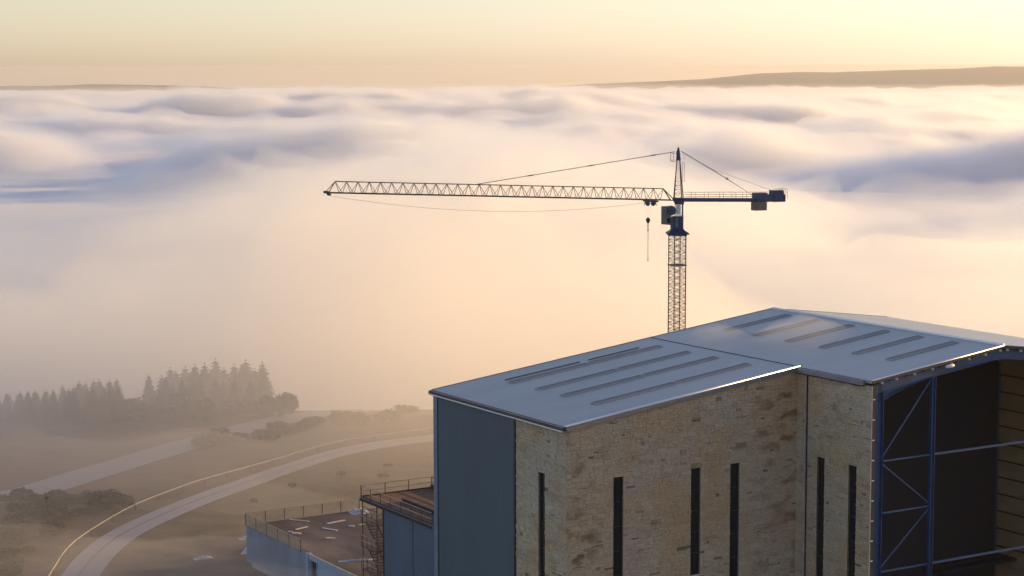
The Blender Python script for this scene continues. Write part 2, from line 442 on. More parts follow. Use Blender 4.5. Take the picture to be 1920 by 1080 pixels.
grid_flat('mist', gx, gy, g0 - .6 + mist_top, g0 - 4, volume_mat('mist', .018, (.985, .975, .965), .5))['kind'] = 'stuff'

def box_volume(name, x0, x1, y0, y1, z0, z1, m):
    o = link(bpy.data.objects.new(name, MB().box(x0, x1, y0, y1, z0, z1).mesh(name, m))); o['kind'] = 'stuff'; return o
box_volume('haze', -24000, 24000, -300, 41000, -740, 6, volume_mat('haze', 4.0e-5, (.80, .78, .74), .4))

# ---------------------------------------------------------------- the warehouse (coordinates u right/back, v left/back, w up from P0)
YAW = 0.54788
CY_, SY_ = math.cos(YAW), math.sin(YAW)
W0 = 23.57                                     # height of the roof's near low corner above the ground
S = 0.124                                      # roof pitch
U1, U2, U3 = 22.77, 36.93, 51.09
VN, VF = -9.02, 20.94
def uvw(u, v, w=0): return (4.078 + u * CY_ - v * SY_, 150 + u * SY_ + v * CY_, -51 + W0 + w)
BASE = uvw(0, 0, -W0)
wh = thing('warehouse', 'large half-clad warehouse with grey pitched roof, buff stone walls and open blue steel end', 'warehouse', BASE, YAW)
def L(w): return w + W0
def slopeprism(mb, pts, t0, t1):
    """roof slab: pts (u,v) on the roof planes, from t0 to t1 above them"""
    n = len(pts); o = len(mb.v)
    rw = lambda u: L(S * u if u <= U2 else S * (2 * U2 - u))
    mb.v += [(u, v, rw(u) + t0) for u, v in pts] + [(u, v, rw(u) + t1) for u, v in pts]
    mb.f.append(tuple(o + i for i in range(n))[::-1]); mb.f.append(tuple(o + n + i for i in range(n)))
    for i in range(n):
        j = (i + 1) % n; mb.f.append((o + i, o + j, o + n + j, o + n + i))
    return mb
roof = part('roof', slopeprism(MB(), [(0, 0), (U1 - .02, 0), (U1 - .02, VF), (0, VF)], -.22, 0), M['roof'], wh, label='lower wing of the roof')
roof2 = part('roof', slopeprism(MB(), [(U1 + .02, VN), (U2, VN), (U2, VF), (U1 + .02, VF)], -.22, .0), M['roof'], wh, label='main roof slope on the left of the ridge')
roof3 = part('roof', slopeprism(MB(), [(U2 + .03, VN), (U3 + .3, VN), (U3 + .3, VF), (U2 + .03, VF)], -.22, .0), M['roof'], wh, label='far roof slope beyond the ridge')
part('seam', slopeprism(MB(), [(U1 - .05, .1), (U1 + .05, .1), (U1 + .05, VF), (U1 - .05, VF)], .004, .03), M['dark'], roof)
part('ridge_capping', slopeprism(slopeprism(MB(), [(U2 - .14, VN - .02), (U2, VN - .02), (U2, VF + .02), (U2 - .14, VF + .02)], .005, .07),
     [(U2, VN - .02), (U2 + .14, VN - .02), (U2 + .14, VF + .02), (U2, VF + .02)], .005, .07), M['flashm'], wh)
# edge trims
e = slopeprism(MB(), [(-.02, -.10), (U1 + .05, -.10), (U1 + .05, .13), (-.02, .13)], .003, .09)
part('verge_flashing', e, M['flashm'], wh, label='bright white flashing along the near edge of the lower roof')
part('fascia', slopeprism(MB(), [(.1, -.08), (U1 - .05, -.08), (U1 - .05, .08), (.1, .08)], -.40, -.24), M['fascia'], wh)
part('fascia', slopeprism(MB(), [(.0, -.06), (U1 - .05, -.06), (U1 - .05, .0), (.0, .0)], -.235, -.0), M['fascia'], wh)
part('verge_flashing', slopeprism(MB(), [(0, VF + .02), (U2, VF + .02), (U2, VF + .1), (0, VF + .1)], -.25, .03), M['dark'], wh)
part('verge_flashing', slopeprism(MB(), [(U2, VF + .02), (U3 + .3, VF + .02), (U3 + .3, VF + .1), (U2, VF + .1)], -.25, .03), M['dark'], wh)
e = slopeprism(MB(), [(U1, VN - .10), (U2, VN - .10), (U2, VN + .02), (U1, VN + .02)], .004, .075)
slopeprism(e, [(U2, VN - .10), (U3 + .3, VN - .10), (U3 + .3, VN + .02), (U2, VN + .02)], .004, .075)
part('verge_flashing', e, M['flashm'], wh)
e = slopeprism(MB(), [(U1, VN - .08), (U2, VN - .08), (U2, VN - .02), (U1, VN - .02)], -.22, -.0)
slopeprism(e, [(U2, VN - .08), (U3 + .3, VN - .08), (U3 + .3, VN - .02), (U2, VN - .02)], -.22, -.0)
part('fascia', e, M['rust'], wh)
M['chrome'] = mat('bright_reflecting_metal', (.92, .92, .94), (.88, .88, .9), 2, .38, metal=1.0)
def roofpt(u, v, dz): return (u, v, L(S * u if u <= U2 else S * (2 * U2 - u)) + dz)
part('verge_glint_tube', MB().tube([roofpt(-.03, -.13, .04), roofpt(U1 + .05, -.13, .04)], .075, 12), M['chrome'], wh, sm=True)  # shiny tubes added along the verges to reflect a bright line of sky
part('verge_glint_tube', MB().tube([roofpt(U1 + .02, VN - .13, .03), roofpt(U2, VN - .13, .03)], .035, 10), M['chrome'], wh, sm=True)
part('verge_glint_tube', MB().tube([roofpt(U2, VN - .13, .03), roofpt(U3 + .3, VN - .13, .03)], .035, 10), M['chrome'], wh, sm=True)
part('ridge_roll', MB().tube([(U2, VN - .02, L(S * U2) + .09), (U2, VF + .02, L(S * U2) + .09)], .045, 10), M['chrome'], wh, sm=True)
# eaves of the wing: dark gutter with a thin pale lip
g = part('gutter', MB().prism([(-.02, L(-.02)), (-.30, L(-.04)), (-.34, L(-.28)), (-.02, L(-.30))], -.05, VF + .1, 'y'), M['dark'], wh)
part('gutter_lip', MB().box(-.37, -.342, -.05, VF + .1, L(-.37), L(-.28)), M['flash'], g)
part('gutter_lip', MB().box(-.33, -.30, -.04, VF + .05, L(-.035), L(-.008)), M['slab'], g)
part('soffit', MB().box(-.33, .10, .0, VF, L(-.40), L(-.31)), M['fascia'], wh)
# eaves of the recess: grey box gutter
part('gutter', MB().prism([(U1 - .02, L(S * U1 - .03)), (U1 - .30, L(S * U1 - .12)), (U1 - .30, L(S * U1 - .42)), (U1 - .02, L(S * U1 - .42))], VN + .8, -.12, 'y'), M['fascia'], wh,
     label='grey box gutter above the recessed stone wall')
part('gutter_lip', MB().box(U1 - .33, U1 + .0, VN + .78, -.12, L(S * U1 - .50), L(S * U1 - .43)), M['dark'], wh)

# skylights: long low boxes with a glazed top
def skylight(u0, u1, v0, v1, rf):
    f = MB(); t = .045
    for a_ in ((u0, u1, v0, v0 + t), (u0, u1, v1 - t, v1), (u0, u0 + t, v0 + t, v1 - t), (u1 - t, u1, v0 + t, v1 - t)):
        slopeprism(f, [(a_[0], a_[2]), (a_[1], a_[2]), (a_[1], a_[3]), (a_[0], a_[3])], .004, .075)
    o = part('skylight', f, M['roof'], rf)
    return o, slopeprism(MB(), [(u0 + t, v0 + t), (u1 - t, v0 + t), (u1 - t, v1 - t), (u0 + t, v1 - t)], .006, .05)
panes = []
for v in (3.9, 8.42, 12.32, 16.56):
    for u0, u1, dv in ((5.4, 13.35, .0), (13.62, 21.1, .08)):
        o, pm = skylight(u0, u1, v + dv, v + dv + .80, wh); part('pane', pm, M['sky_l'], o)
for v in (16.72, 12.42, 7.9, 3.32, -.92, -5.08):
    o, pm = skylight(28.4, 35.75, v, v + .82, wh); part('pane', pm, M['sky_l'], o)
for u0, u1 in ((5.7, 13.3), (14.2, 19.6)):
    part('roof_strip', slopeprism(MB(), [(u0, 18.22), (u1, 18.22), (u1, 18.34), (u0, 18.34)], .005, .07), M['sky_l'], wh)  # thin raised grey strips along the lower roof

# ----- walls
rnd = random.Random(11)
WB = 0.0                                        # local height of the ground
class Wall:
    """a wall in a vertical plane; a = coordinate along it, openings cut clean through"""
    def __init__(s, axis, pos, a0, a1, top, wins, thick=.35, sign=1):
        s.axis, s.pos, s.a0, s.a1, s.top, s.wins, s.th, s.sg = axis, pos, a0, a1, top, wins, thick, sign
    def body(s, m):
        mb = MB(); cuts = sorted({s.a0, s.a1} | {w[0] for w in s.wins} | {w[1] for w in s.wins})
        ax = 'y' if s.axis == 'v' else 'x'
        for c0, c1 in zip(cuts, cuts[1:]):
            wn_ = [w for w in s.wins if abs(w[0] - c0) < 1e-6]
            spans = [(WB, None)] if not wn_ else [(WB, wn_[0][2]), (wn_[0][3], None)]
            for z0, z1 in spans:
                t0, t1 = (s.top(c0), s.top(c1)) if z1 is None else (z1, z1)
                mb.prism([(c0, z0), (c1, z0), (c1, t1), (c0, t0)], s.pos, s.pos + s.sg * s.th, ax)
        return mb
    def stones(s, zmin, m, parent, n_single, miss=.01, big=(.30, 1.15)):
        z = zmin; out = []
        ztop = max(s.top(s.a0), s.top(s.a1))
        def put(a_, b_, z0, z1):
            h = z1 - z0; c = rnd.random()
            if h < .2 or c < .22: out.append((a_, b_, z0, z1))
            elif c < .72: k_ = z0 + h * rnd.uniform(.32, .68); put2(a_, b_, z0, k_); put2(a_, b_, k_, z1)
            else: k_ = z0 + h * rnd.uniform(.28, .38); k2 = z0 + h * rnd.uniform(.6, .72); put2(a_, b_, z0, k_); put2(a_, b_, k_, k2); put2(a_, b_, k2, z1)
        def put2(a_, b_, z0, z1):
            if b_ - a_ > .5 and rnd.random() < .4:
                m_ = a_ + (b_ - a_) * rnd.uniform(.35, .65); out.append((a_, m_, z0, z1)); out.append((m_, b_, z0, z1))
            else: out.append((a_, b_, z0, z1))
        while z < ztop:
            nz = z + rnd.uniform(.28, .50)
            free = [(s.a0, s.a1)]
            for w in s.wins:
                if w[2] < nz - 1e-6 and w[3] > z + 1e-6:
                    free = [q for f in free for q in ((f[0], min(f[1], w[0])), (max(f[0], w[1]), f[1])) if q[1] - q[0] > .02]
                    if nz > w[3] + .03: out.append((w[0], w[1], w[3], nz))
                    if z < w[2] - .03: out.append((w[0], w[1], z, w[2]))
            for f0, f1 in free:
                a_ = f0
                while a_ < f1 - 1e-6:
                    b_ = a_ + rnd.uniform(*big) * (1.0 if rnd.random() < .8 else .5)
                    if f1 - b_ < .22: b_ = f1
                    put(a_, b_, z, nz); a_ = b_
            z = nz
        res = []
        for a_, b_, z0, z1 in out:
            if rnd.random() < miss: continue
            j = .007; ta, tb = min(z1 - j, s.top(a_) - .005), min(z1 - j, s.top(b_) - .005)
            if ta - z0 < .03 or tb - z0 < .03: continue
            d = .018 + rnd.random() ** 3 * .06; back = s.pos; fr_ = s.pos - s.sg * d
            ja = .004; P = []; c = min(.02, (b_ - a_) * .1)
            sk = [rnd.uniform(-.012, .012) for _ in range(4)]
            outer = [(a_ + ja, z0), (b_ - ja, z0), (b_ - ja, tb), (a_ + ja, ta)]
            inner = [(a_ + ja + c, z0 + c * .7 + abs(sk[0])), (b_ - ja - c, z0 + c * .7 + abs(sk[1])), (b_ - ja - c, tb - c * .7 - abs(sk[2])), (a_ + ja + c, ta - c * .7 - abs(sk[3]))]
            def Q(p, t): return (p[0], t, p[1]) if s.axis == 'v' else (t, p[0], p[1])
            V = [Q(p, back) for p in outer] + [Q(p, fr_) for p in inner]
            res.append(((b_ - a_) * (z1 - z0), V))
        FC = [(4, 5, 6, 7)] + [(i, (i + 1) % 4, 4 + (i + 1) % 4, 4 + i) for i in range(4)]
        if (s.axis == 'v') == (s.sg < 0): FC = [f[::-1] for f in FC]
        res.sort(key=lambda q: -q[0])
        for _, V in res[:n_single]:
            mb = MB(); mb.v = V; mb.f = list(FC); part('stone', mb, m, parent, fix=False)
        mb = MB()
        for _, V in res[n_single:]:
            o = len(mb.v); mb.v += V; mb.f += [tuple(o + i for i in f) for f in FC]
        if mb.v: part('stonework', mb, m, parent, fix=False, kind='stuff')
        return len(res)
def window(axis, pos, sg, a0, a1, z0, z1, parent):
    """tall slit window set back in its opening; axis 'v': wall across v"""
    d0, d1 = pos + sg * .16, pos + sg * .22
    def B(mb, a_, b_, c_, d_, e0, e1):
        if axis == 'v': return mb.box(a_, b_, min(e0, e1), max(e0, e1), c_, d_)
        return mb.box(min(e0, e1), max(e0, e1), a_, b_, c_, d_)
    w = link(bpy.data.objects.new('window', None)); w.parent = parent
    f = MB(); t = .045
    B(f, a0, a0 + t, z0, z1, d0, d1); B(f, a1 - t, a1, z0, z1, d0, d1)
    B(f, a0 + t, a1 - t, z1 - t, z1, d0, d1); B(f, a0 + t, a1 - t, z0, z0 + t, d0, d1)
    n = max(1, round((z1 - z0) / 1.9)); st = (z1 - z0 - 2 * t) / n
    for k in range(1, n): B(f, a0 + t, a1 - t, z0 + t + k * st - .02, z0 + t + k * st + .02, d0 + sg * .01, d1)
    part('frame', f, M['frame'], w)
    for k in range(n):
        p_ = MB(); B(p_, a0 + t, a1 - t, z0 + t + k * st + .02, z0 + t + (k + 1) * st - .02, d0 + sg * .03, d0 + sg * .05)
        part('pane', p_, M['glass'], w)
    s_ = MB(); B(s_, a0 + .0, a1 - .0, z0 - .07, z0 - .003, pos - sg * .06, pos + sg * .1)
    part('sill', s_, M['flash'], w)
    return w
# left side wall of the wing (faces left): stone by the near corner, then corrugated cladding, then a flat corner trim
wl = [(3.17, 4.09, L(-14.4), L(-4.2))]
W1 = Wall('u', .12, .1, 7.46, lambda a_: L(-.40), wl)
sw1 = part('stone_wall', W1.body(None), M['mortar'], wh, label='left-hand return wall of stone'); W1.stones(L(-15.5), M['stone2'], sw1, 60, .006)
for w in wl: window('u', .12, 1, *w, wh)
part('joint', MB().box(.02, .2, 7.47, 7.68, WB, L(-.42)), M['dark'], wh)
cb = MB(); n = 62; v0, v1 = 7.70, 20.12; pts = []
for k in range(n):
    p0 = v0 + (v1 - v0) * k / n; pw = (v1 - v0) / n
    pts += [(.12, p0), (.12, p0 + pw * .5), (.085, p0 + pw * .6), (.085, p0 + pw * .9)]
pts.append((.12, v1))
cb.prism([(x_, y_) for x_, y_ in pts] + [(.30, v1), (.30, v0)], WB, L(-.40))
part('corrugated_cladding', cb, M['clad'], wh, label='blue-grey corrugated metal side')
part('joint', MB().box(.05, .25, 20.13, 20.27, WB, L(-.42)), M['dark'], wh)
part('corner_trim', MB().box(.06, .4, 20.28, VF - .02, WB, L(-.40)), M['trimblue'], wh)
# near wall of the wing
wr = [(4.50, 5.43, L(-14.4), L(-4.45)), (12.0, 12.94, L(-13.3), L(-4.58)), (15.95, 16.88, L(-14.4), L(-4.6))]
W2 = Wall('v', .1, .12, U1 + .1, lambda a_: L(S * a_ - .24), wr)
sw2 = part('stone_wall', W2.body(None), M['mortar'], wh, label='broad near stone wall below the white roof edge'); W2.stones(L(-15.5), M['stone'], sw2, 180, .008)
for w in wr: window('v', .1, 1, *w, wh)
# recessed wall between the wing and the open end
wq = [(-3.49, -2.56, L(-14.6), L(-4.25)), (-7.38, -6.43, L(-14.6), L(-4.28))]
W3 = Wall('u', U1 + .02, VN + .02, .1, lambda a_: L(S * U1 - .42), wq)
sw3 = part('stone_wall', W3.body(None), M['mortar'], wh, label='narrow recessed stone wall beside the open end'); W3.stones(L(-15.8), M['stone2'], sw3, 60, .005)
for w in wq: window('u', U1 + .02, 1, *w, wh)
part('downpipe', MB().box(U1 - .14, U1 - .05, -1.20, -1.08, WB, L(S * U1 - .51)), M['slab'], wh)
part('joint', MB().box(U1 - .06, U1 - .035, -1.36, -1.22, WB, L(S * U1 - .45)), M['dark'], wh)
# wall end facing the open gable
part('wall_end', MB().box(U1 - .03, U1 + .07, VN - .04, VN - .0, WB, L(S * U1 - .42)), M['slab'], wh)
part('packing', MB().box(U1 + .09, U1 + .42, VN - .01, VN + .06, WB, L(S * U1 - .30)), M['dark'], wh)
# shell of the hall: far wall, right wall, dark dividing wall, floor
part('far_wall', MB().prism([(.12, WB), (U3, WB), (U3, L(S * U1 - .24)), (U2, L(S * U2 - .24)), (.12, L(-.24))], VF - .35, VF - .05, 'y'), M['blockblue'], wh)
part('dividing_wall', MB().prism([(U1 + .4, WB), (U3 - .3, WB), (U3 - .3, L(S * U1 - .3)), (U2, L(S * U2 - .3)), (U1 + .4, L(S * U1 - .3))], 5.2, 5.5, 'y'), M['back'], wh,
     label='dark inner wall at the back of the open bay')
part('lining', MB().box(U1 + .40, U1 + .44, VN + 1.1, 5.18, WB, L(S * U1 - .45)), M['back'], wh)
zc = [-.88, -2.46, -4.04, -5.64, -7.24, -8.84, -10.42, -12.0, -13.6, -15.25, -16.9]
iw = part('side_wall', MB().box(U3 + .08, U3 + .2, VN, VF, WB, L(S * U1 - .05)), M['trimblue'], wh, label='right-hand side wall seen from inside')
edges = [S * U1 - .1] + zc + [-18.6, -20.3, -23.5]
for a_, b_ in zip(edges, edges[1:]):
    part('cladding_panel', MB().box(U3 + .02, U3 + .075, VN + .02, 5.18, L(b_) + .05, L(a_) - .05), M['inner'], iw)
for z in zc: part('cladding_rail', MB().box(U3 - .16, U3 + .02, VN + .05, 5.19, L(z) - .045, L(z) + .045), M['rust'], iw)
part('floor', MB().box(U1 + .4, U3, VN, VF - .4, WB + .02, WB + .3), M['slab'], wh)
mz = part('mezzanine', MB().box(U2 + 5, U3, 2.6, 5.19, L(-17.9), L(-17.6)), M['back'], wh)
part('rail', MB().bar((U2 + 5, 2.65, L(-16.6)), (U3 - .2, 2.65, L(-16.6)), .05).bar((U2 + 5, 2.65, L(-17.1)), (U3 - .2, 2.65, L(-17.1)), .04), M['rust'], mz)

# ----- blue steel portal in the open end
def isection(mb, p, q, depth, width=.30):
    """I beam between p and q lying in the plane v = const"""
    p = Vector(p); q = Vector(q); d = (q - p).normalized(); n_ = Vector((-d.z, 0, d.x))
    if n_.z < 0: n_ = -n_
    for s_ in (-1, 1): mb.bar(p + n_ * s_ * (depth / 2 - .02), q + n_ * s_ * (depth / 2 - .02), .04 if abs(d.z) > .9 else width, width if abs(d.z) > .9 else .04)
    mb.bar(p, q, .03 if abs(d.z) > .9 else .03, depth - .09)
    return mb
fr_v = VN + .42
def frame_at(v, lab=None):
    rw = lambda u: L(S * u if u <= U2 else S * (2 * U2 - u))
    c = MB().box(U1 + .46, U1 + 1.45, v - .02, v + .02, WB, rw(U1 + .5) - .45)
    c.box(U1 + .42, U1 + .46, v - .17, v + .17, WB, rw(U1 + .5) - .45); c.box(U1 + 1.45, U1 + 1.50, v - .17, v + .17, WB, rw(U1 + .5) - 1.15)
    part('column', c, M['steel'], wh)
    c = MB().box(U3 - 1.45, U3 - .46, v - .02, v + .02, WB, rw(U1 + .5) - .45)
    c.box(U3 - 1.50, U3 - 1.45, v - .17, v + .17, WB, rw(U1 + .5) - 1.15)
    part('column', c, M['steel'], wh)
    for sd in (0, 1):
        m_ = (lambda u: u) if not sd else (lambda u: 2 * U2 - u)
        top = [(m_(u), rw(u) - .30) for u in (U1 + 1.0, U2)]
        curve = [(U1 + 1.52, 1.10), (U1 + 2.2, 1.42 - .0), (U1 + 3.2, 1.75), (U1 + 4.4, 2.08), (U1 + 5.6, 2.36), (U1 + 7, 2.58), (U2 - .8, S * U2 - 1.22), (U2 - .3, S * U2 - 1.20), (U2, S * U2 - 1.28)]
        low = [(m_(u), L(z)) for u, z in curve]
        web = [top[0], top[1]] + low[::-1] + [(m_(U1 + 1.0), L(1.0))]
        r_ = MB().prism(web, v - .02, v + .02, 'y')
        r_.prism([(m_(U1 + 1.0), rw(U1 + 1) - .34), (m_(U2), rw(U2) - .34), (m_(U2), rw(U2) - .295), (m_(U1 + 1.0), rw(U1 + 1) - .295)], v - .17, v - .021, 'y')
        for (x0, z0), (x1, z1) in zip(low, low[1:]):
            r_.prism([(x0, z0), (x1, z1), (x1, z1 + .05), (x0, z0 + .05)], v - .17, v - .021, 'y')
        part('rafter', r_, M['steel'], wh)
frame_at(fr_v)
frame_at(-2.0)
posts_u = [29.25, U2 + 7.5]
for pu in posts_u:
    c = MB().box(pu, pu + .05, fr_v - .35, fr_v - .03, WB, L(2.55)); c.box(pu + .35, pu + .4, fr_v - .35, fr_v - .03, WB, L(2.55)); c.box(pu + .05, pu + .35, fr_v - .21, fr_v - .18, WB, L(2.55))
    part('post', c, M['steel'], wh)
for z, right in ((-3.74, True), (-7.95, False), (-12.72, True), (-17.4, True)):
    part('sheeting_rail', MB().bar((U1 + 1.5, fr_v - .2, L(z)), (29.22, fr_v - .2, L(z)), .12), M['steelp'], wh)
    if right: part('sheeting_rail', MB().bar((29.68, fr_v - .2, L(z)), (U3 - 1.5, fr_v - .2, L(z)), .16), M['steelp'], wh)
for p, q in (((29.2, 2.4), (24.22, -3.3)), ((24.2, -4.0), (29.15, -7.65)), ((29.15, -8.2), (24.2, -12.3)), ((24.2, -13.1), (29.15, -17.2))):
    part('brace', MB().bar((p[0], fr_v - .22, L(p[1])), (q[0], fr_v - .22, L(q[1])), .09), M['steelp'], wh)
pe = MB().box(-.03, .03, -.25, .0, -.08, .08).mesh('purlin_end', M['flash'])
k = 0
for u in (23.8, 25.3, 27.2, 29.1, 31.2, 33.1, 34.9, 36.55, 37.35, 38.9, 40.7, 42.5):
    rw = L(S * u if u <= U2 else S * (2 * U2 - u))
    pmesh('purlin_end', pe, wh, (u, VN + .12, rw - .34))
re_ = MB().box(-.10, .12, -.08, .0, -.035, .035).mesh('rail_end', M['flash'])
for k in range(13): pmesh('rail_end', re_, wh, (U1 + .16, VN - .04, L(1.35 - k * 1.62)))
for u in np.arange(U1 + 2, U3 - 1, 1.8):    # purlins run back under the roof sheets
    rw = L(S * u if u <= U2 else S * (2 * U2 - u)); part('purlin', MB().box(u - .04, u + .04, VN + .14, 5.1, rw - .42, rw - .235), M['dark'], wh)
fl = MB()
fl.tube([(30.3, VN - .22, L(3.36)), (30.45, VN - .23, L(3.37)), (30.8, VN - .25, L(3.40)), (31.15, VN - .24, L(3.42)), (31.3, VN - .22, L(3.42))], [.03, .12, .17, .13, .04], 8)
lamp = part('floodlight', fl, M['flash'], wh, sm=True)
part('bracket', MB().bar((30.8, VN - .2, L(3.45)), (30.8, VN - .03, L(3.62)), .05), M['dark'], lamp)

gx, gy = np.meshgrid(np.linspace(-1, 1, 40), np.linspace(-1, 1, 24))
def roof_wisp(u, v, ru, rv, h, dens):
    rr_ = np.hypot(gx, gy); t_ = np.clip(1 - rr_ ** 2, 0, 1) ** 1.5 * (1 + .8 * perlin(gx * 2 + u, gy * 2))
    U_, V_ = u + gx * ru, v + gy * rv; w_ = S * U_ + .12
    o = grid_mesh('mist', U_, V_, L(w_ + t_ * h), bottom=L(w_ - .02 + 0 * gx), mat=volume_mat('roof_mist', dens, (.98, .97, .96), .6))
    o.location = BASE; o.rotation_euler = (0, 0, YAW); o['kind'] = 'stuff'
roof_wisp(30.5, 9.0, 4.6, 5.0, 1.5, .05)
roof_wisp(26.0, 15.0, 2.6, 4.0, 1.2, .045)

# ---------------------------------------------------------------- blue plant block beside the warehouse
BO = (0.35, 21.3)
blk = thing('plant_block', 'lower flat-roofed blue block with brown terrace joined to the left of the warehouse', 'building', uvw(BO[0], BO[1], -W0), YAW)
ZT = L(-11.9)
def rel(u, v): return (u - BO[0], v - BO[1])
D = .35
for a_, b_ in ((.0, 3.93), (4.05, 9.45)):
    part('cladding_panel', MB().box(0, .12, a_, b_, 0, ZT - .30), M['blockblue'], blk)
part('joint', MB().box(.04, .14, 3.94, 4.04, 0, ZT - .30), M['dark'], blk)
part('joint', MB().box(-.03, .14, 9.46, 9.62, 0, ZT - .30), M['dark'], blk)
part('wall', MB().box(.15, 7.0, .0, 9.45, 0, ZT - .32), M['blockblue'], blk)
part('slab', MB().box(-.38, 7.2, -.22, 13.4, ZT - .28, ZT), M['slab'], blk)
part('slab_edge', MB().box(-.42, -.385, -.22, 13.4, ZT - .30, ZT - .02), M['dark'], blk)
part('deck', MB().box(-.2, 6.9, -.1, 13.2, ZT + .004, ZT + .06), M['deckb'], blk)
part('upstand', MB().box(6.9, 7.1, -.1, 13.2, ZT + .0, ZT + .42), M['back'], blk)
part('upstand', MB().box(1.9, 2.05, -.1, 9.5, ZT + .062, ZT + .34), M['back'], blk)
def railing(parent, p, q, n, zt, h=1.1, m1='railw', m2='rust', w=.055, extra=False):
    p = Vector((*p, zt)); q = Vector((*q, zt)); r_ = link(bpy.data.objects.new('railing', None)); r_.parent = parent
    for z in (h, h * .52): part('rail', MB().bar(p + Vector((0, 0, z)), q + Vector((0, 0, z)), w), M[m1], r_)
    part('toe_board', MB().bar(p + Vector((0, 0, .09)), q + Vector((0, 0, .09)), .03, .15), M[m2], r_)
    for k in range(n + 1):
        a_ = p.lerp(q, k / n); part('post', MB().bar(a_, a_ + Vector((0, 0, h + .03)), w), M[m2], r_)
    return r_
railing(blk, (-.34, -.1), (-.34, 13.3), 7, ZT, m1='railw')
railing(blk, (-.3, 13.3), (7.1, 13.3), 3, ZT)
railing(blk, (7.1, 13.25), (7.1, -.05), 9, ZT, m1='rust')
part('dark_ledge', MB().box(-3.4, -.05, 4.2, 13.0, 0, ZT - 7.4), M['frame'], blk, label='dark low structure at the foot of the block')
part('ledge_trim', MB().box(-3.5, -3.4, 4.2, 13.0, ZT - 7.4, ZT - 7.2), M['trimblue'], blk)

st = thing('stair_tower', 'slender metal stair tower with railed landings under the terrace overhang', 'stairs', uvw(.2, 31.2, -W0), YAW)
for a_ in (.25, 3.1):
    for b_ in (-.2, 1.9): part('post', MB().bar((b_, a_, 0), (b_, a_, ZT - .31), .07), M['rust'], st)
for k, z in enumerate((ZT - 2.2, ZT - 4.5, ZT - 6.6, ZT - 8.6)):
    ld = part('landing', MB().box(-.3, 2.0, .2 if k % 2 else .9, 3.2, z - .07, z), M['rust'], st)
    for hz_ in (.55, 1.05):
        part('rail', MB().bar((-.3, .1, z + hz_), (-.3, 3.2, z + hz_), .045).bar((-.3, 3.2, z + hz_), (2.0, 3.2, z + hz_), .045), M['railw'], ld)
    for b_ in (.1, 1.1, 2.1, 3.2): part('post', MB().bar((-.3, b_, z), (-.3, b_, z + 1.08), .045), M['rust'], ld)
    if k:
        fl_ = MB(); zt_ = z + 2.1
        for s_ in range(9): fl_.box(.2, 1.1, .5 + s_ * .28, .76 + s_ * .28, z + .2 * s_ + .15, z + .2 * s_ + .18)
        fl_.bar((.18, .4, z), (.18, 3.0, zt_), .05, .15).bar((1.12, .4, z), (1.12, 3.0, zt_), .05, .15)
        part('stair_flight', fl_, M['rust'], st)
part('rung', MB().bar((-.2, .25, ZT - 1.1), (1.9, .25, ZT - 1.1), .04).bar((-.2, .25, ZT - 1.6), (-.2, 3.1, ZT - 1.6), .04).bar((-.2, .25, ZT - .8), (-.2, 3.1, ZT - .8), .04), M['rust'], st)

# ---------------------------------------------------------------- low building with the muddy deck
low = thing('low_building', 'low pale-blue building with muddy flat deck and mesh railing at the lower left', 'building', uvw(0, 31.5, -W0), YAW)
ZD = 4.0; LV = 29.3                              # deck height, length along v
part('deck', MB().box(.3, 19.0, -14, LV - .3, ZD - .3, ZD), M['mud'], low)
part('wall', MB().box(0, .28, 14.6, LV, 0, ZD - .05), M['conc'], low, label='pale blue-grey wall under the mesh railing')
part('wall', MB().box(.28, 19.0, LV - .28, LV, 0, ZD - .32), M['conc'], low)
part('pier', MB().box(-.25, .28, 14.1, 14.58, 0, ZD + .05), M['panel'], low)
part('doorway_shade', MB().box(.2, .28, 12.6, 14.1, 0, ZD - .55), M['back'], low)  # solid dark panel standing for the shade inside the doorway
part('door_frame', MB().box(-.05, .18, 13.95, 14.08, 0, ZD - .55).box(-.05, .18, 12.45, 12.6, 0, ZD - .55).box(-.05, .18, 12.45, 14.08, ZD - .54, ZD - .40), M['panel'], low)
for k in range(4):
    part('wall_panel', MB().box(.0, .26, 12.4 - (k + 1) * 4.0 + .05, 12.4 - k * 4.0, 0, ZD - .40), M['panel'], low)
part('coping', MB().box(-.15, .38, -6, 14.7, ZD - .38, ZD - .06), M['panel'], low)
part('coping_edge', MB().box(-.2, -.0, -6, 14.7, ZD - .055, ZD + .10), M['slab'], low)
part('plinth', MB().box(-.45, -.005, 15.5, 27.0, .0, .55), M['slab'], low)
def mesh_rail(parent, p, q, n, z0, z1, rails):
    p = Vector((*p, 0)); q = Vector((*q, 0)); r_ = link(bpy.data.objects.new('mesh_railing', None)); r_.parent = parent
    part('rail', MB().bar(p + Vector((0, 0, z1)), q + Vector((0, 0, z1)), .06), M['railw'], r_)
    part('rail', MB().bar(p + Vector((0, 0, z0)), q + Vector((0, 0, z0)), .05), M['railw'], r_)
    for k in range(n + 1):
        a_ = p.lerp(q, k / n); part('post', MB().bar(a_ + Vector((0, 0, z0 - .05)), a_ + Vector((0, 0, z1 + .03)), .06), M['rust'], r_)
    for k in range(n):
        a_ = p.lerp(q, k / n); b_ = p.lerp(q, (k + 1) / n); mb = MB()
        for j in range(rails):
            z = z0 + (z1 - z0) * (j + 1) / (rails + 1); mb.bar(a_ + Vector((0, 0, z)), b_ + Vector((0, 0, z)), .025, .055)
        ln = (b_ - a_).length; m_ = int(ln / .16)
        for j in range(1, m_):
            c = a_.lerp(b_, j / m_); mb.bar(c + Vector((0, 0, z0)), c + Vector((0, 0, z1)), .022)
        part('mesh_panel', mb, M['railw'], r_)
mesh_rail(low, (-.08, LV + .0), (-.08, 16.0), 5, ZD - .15, ZD + 1.1, 9)
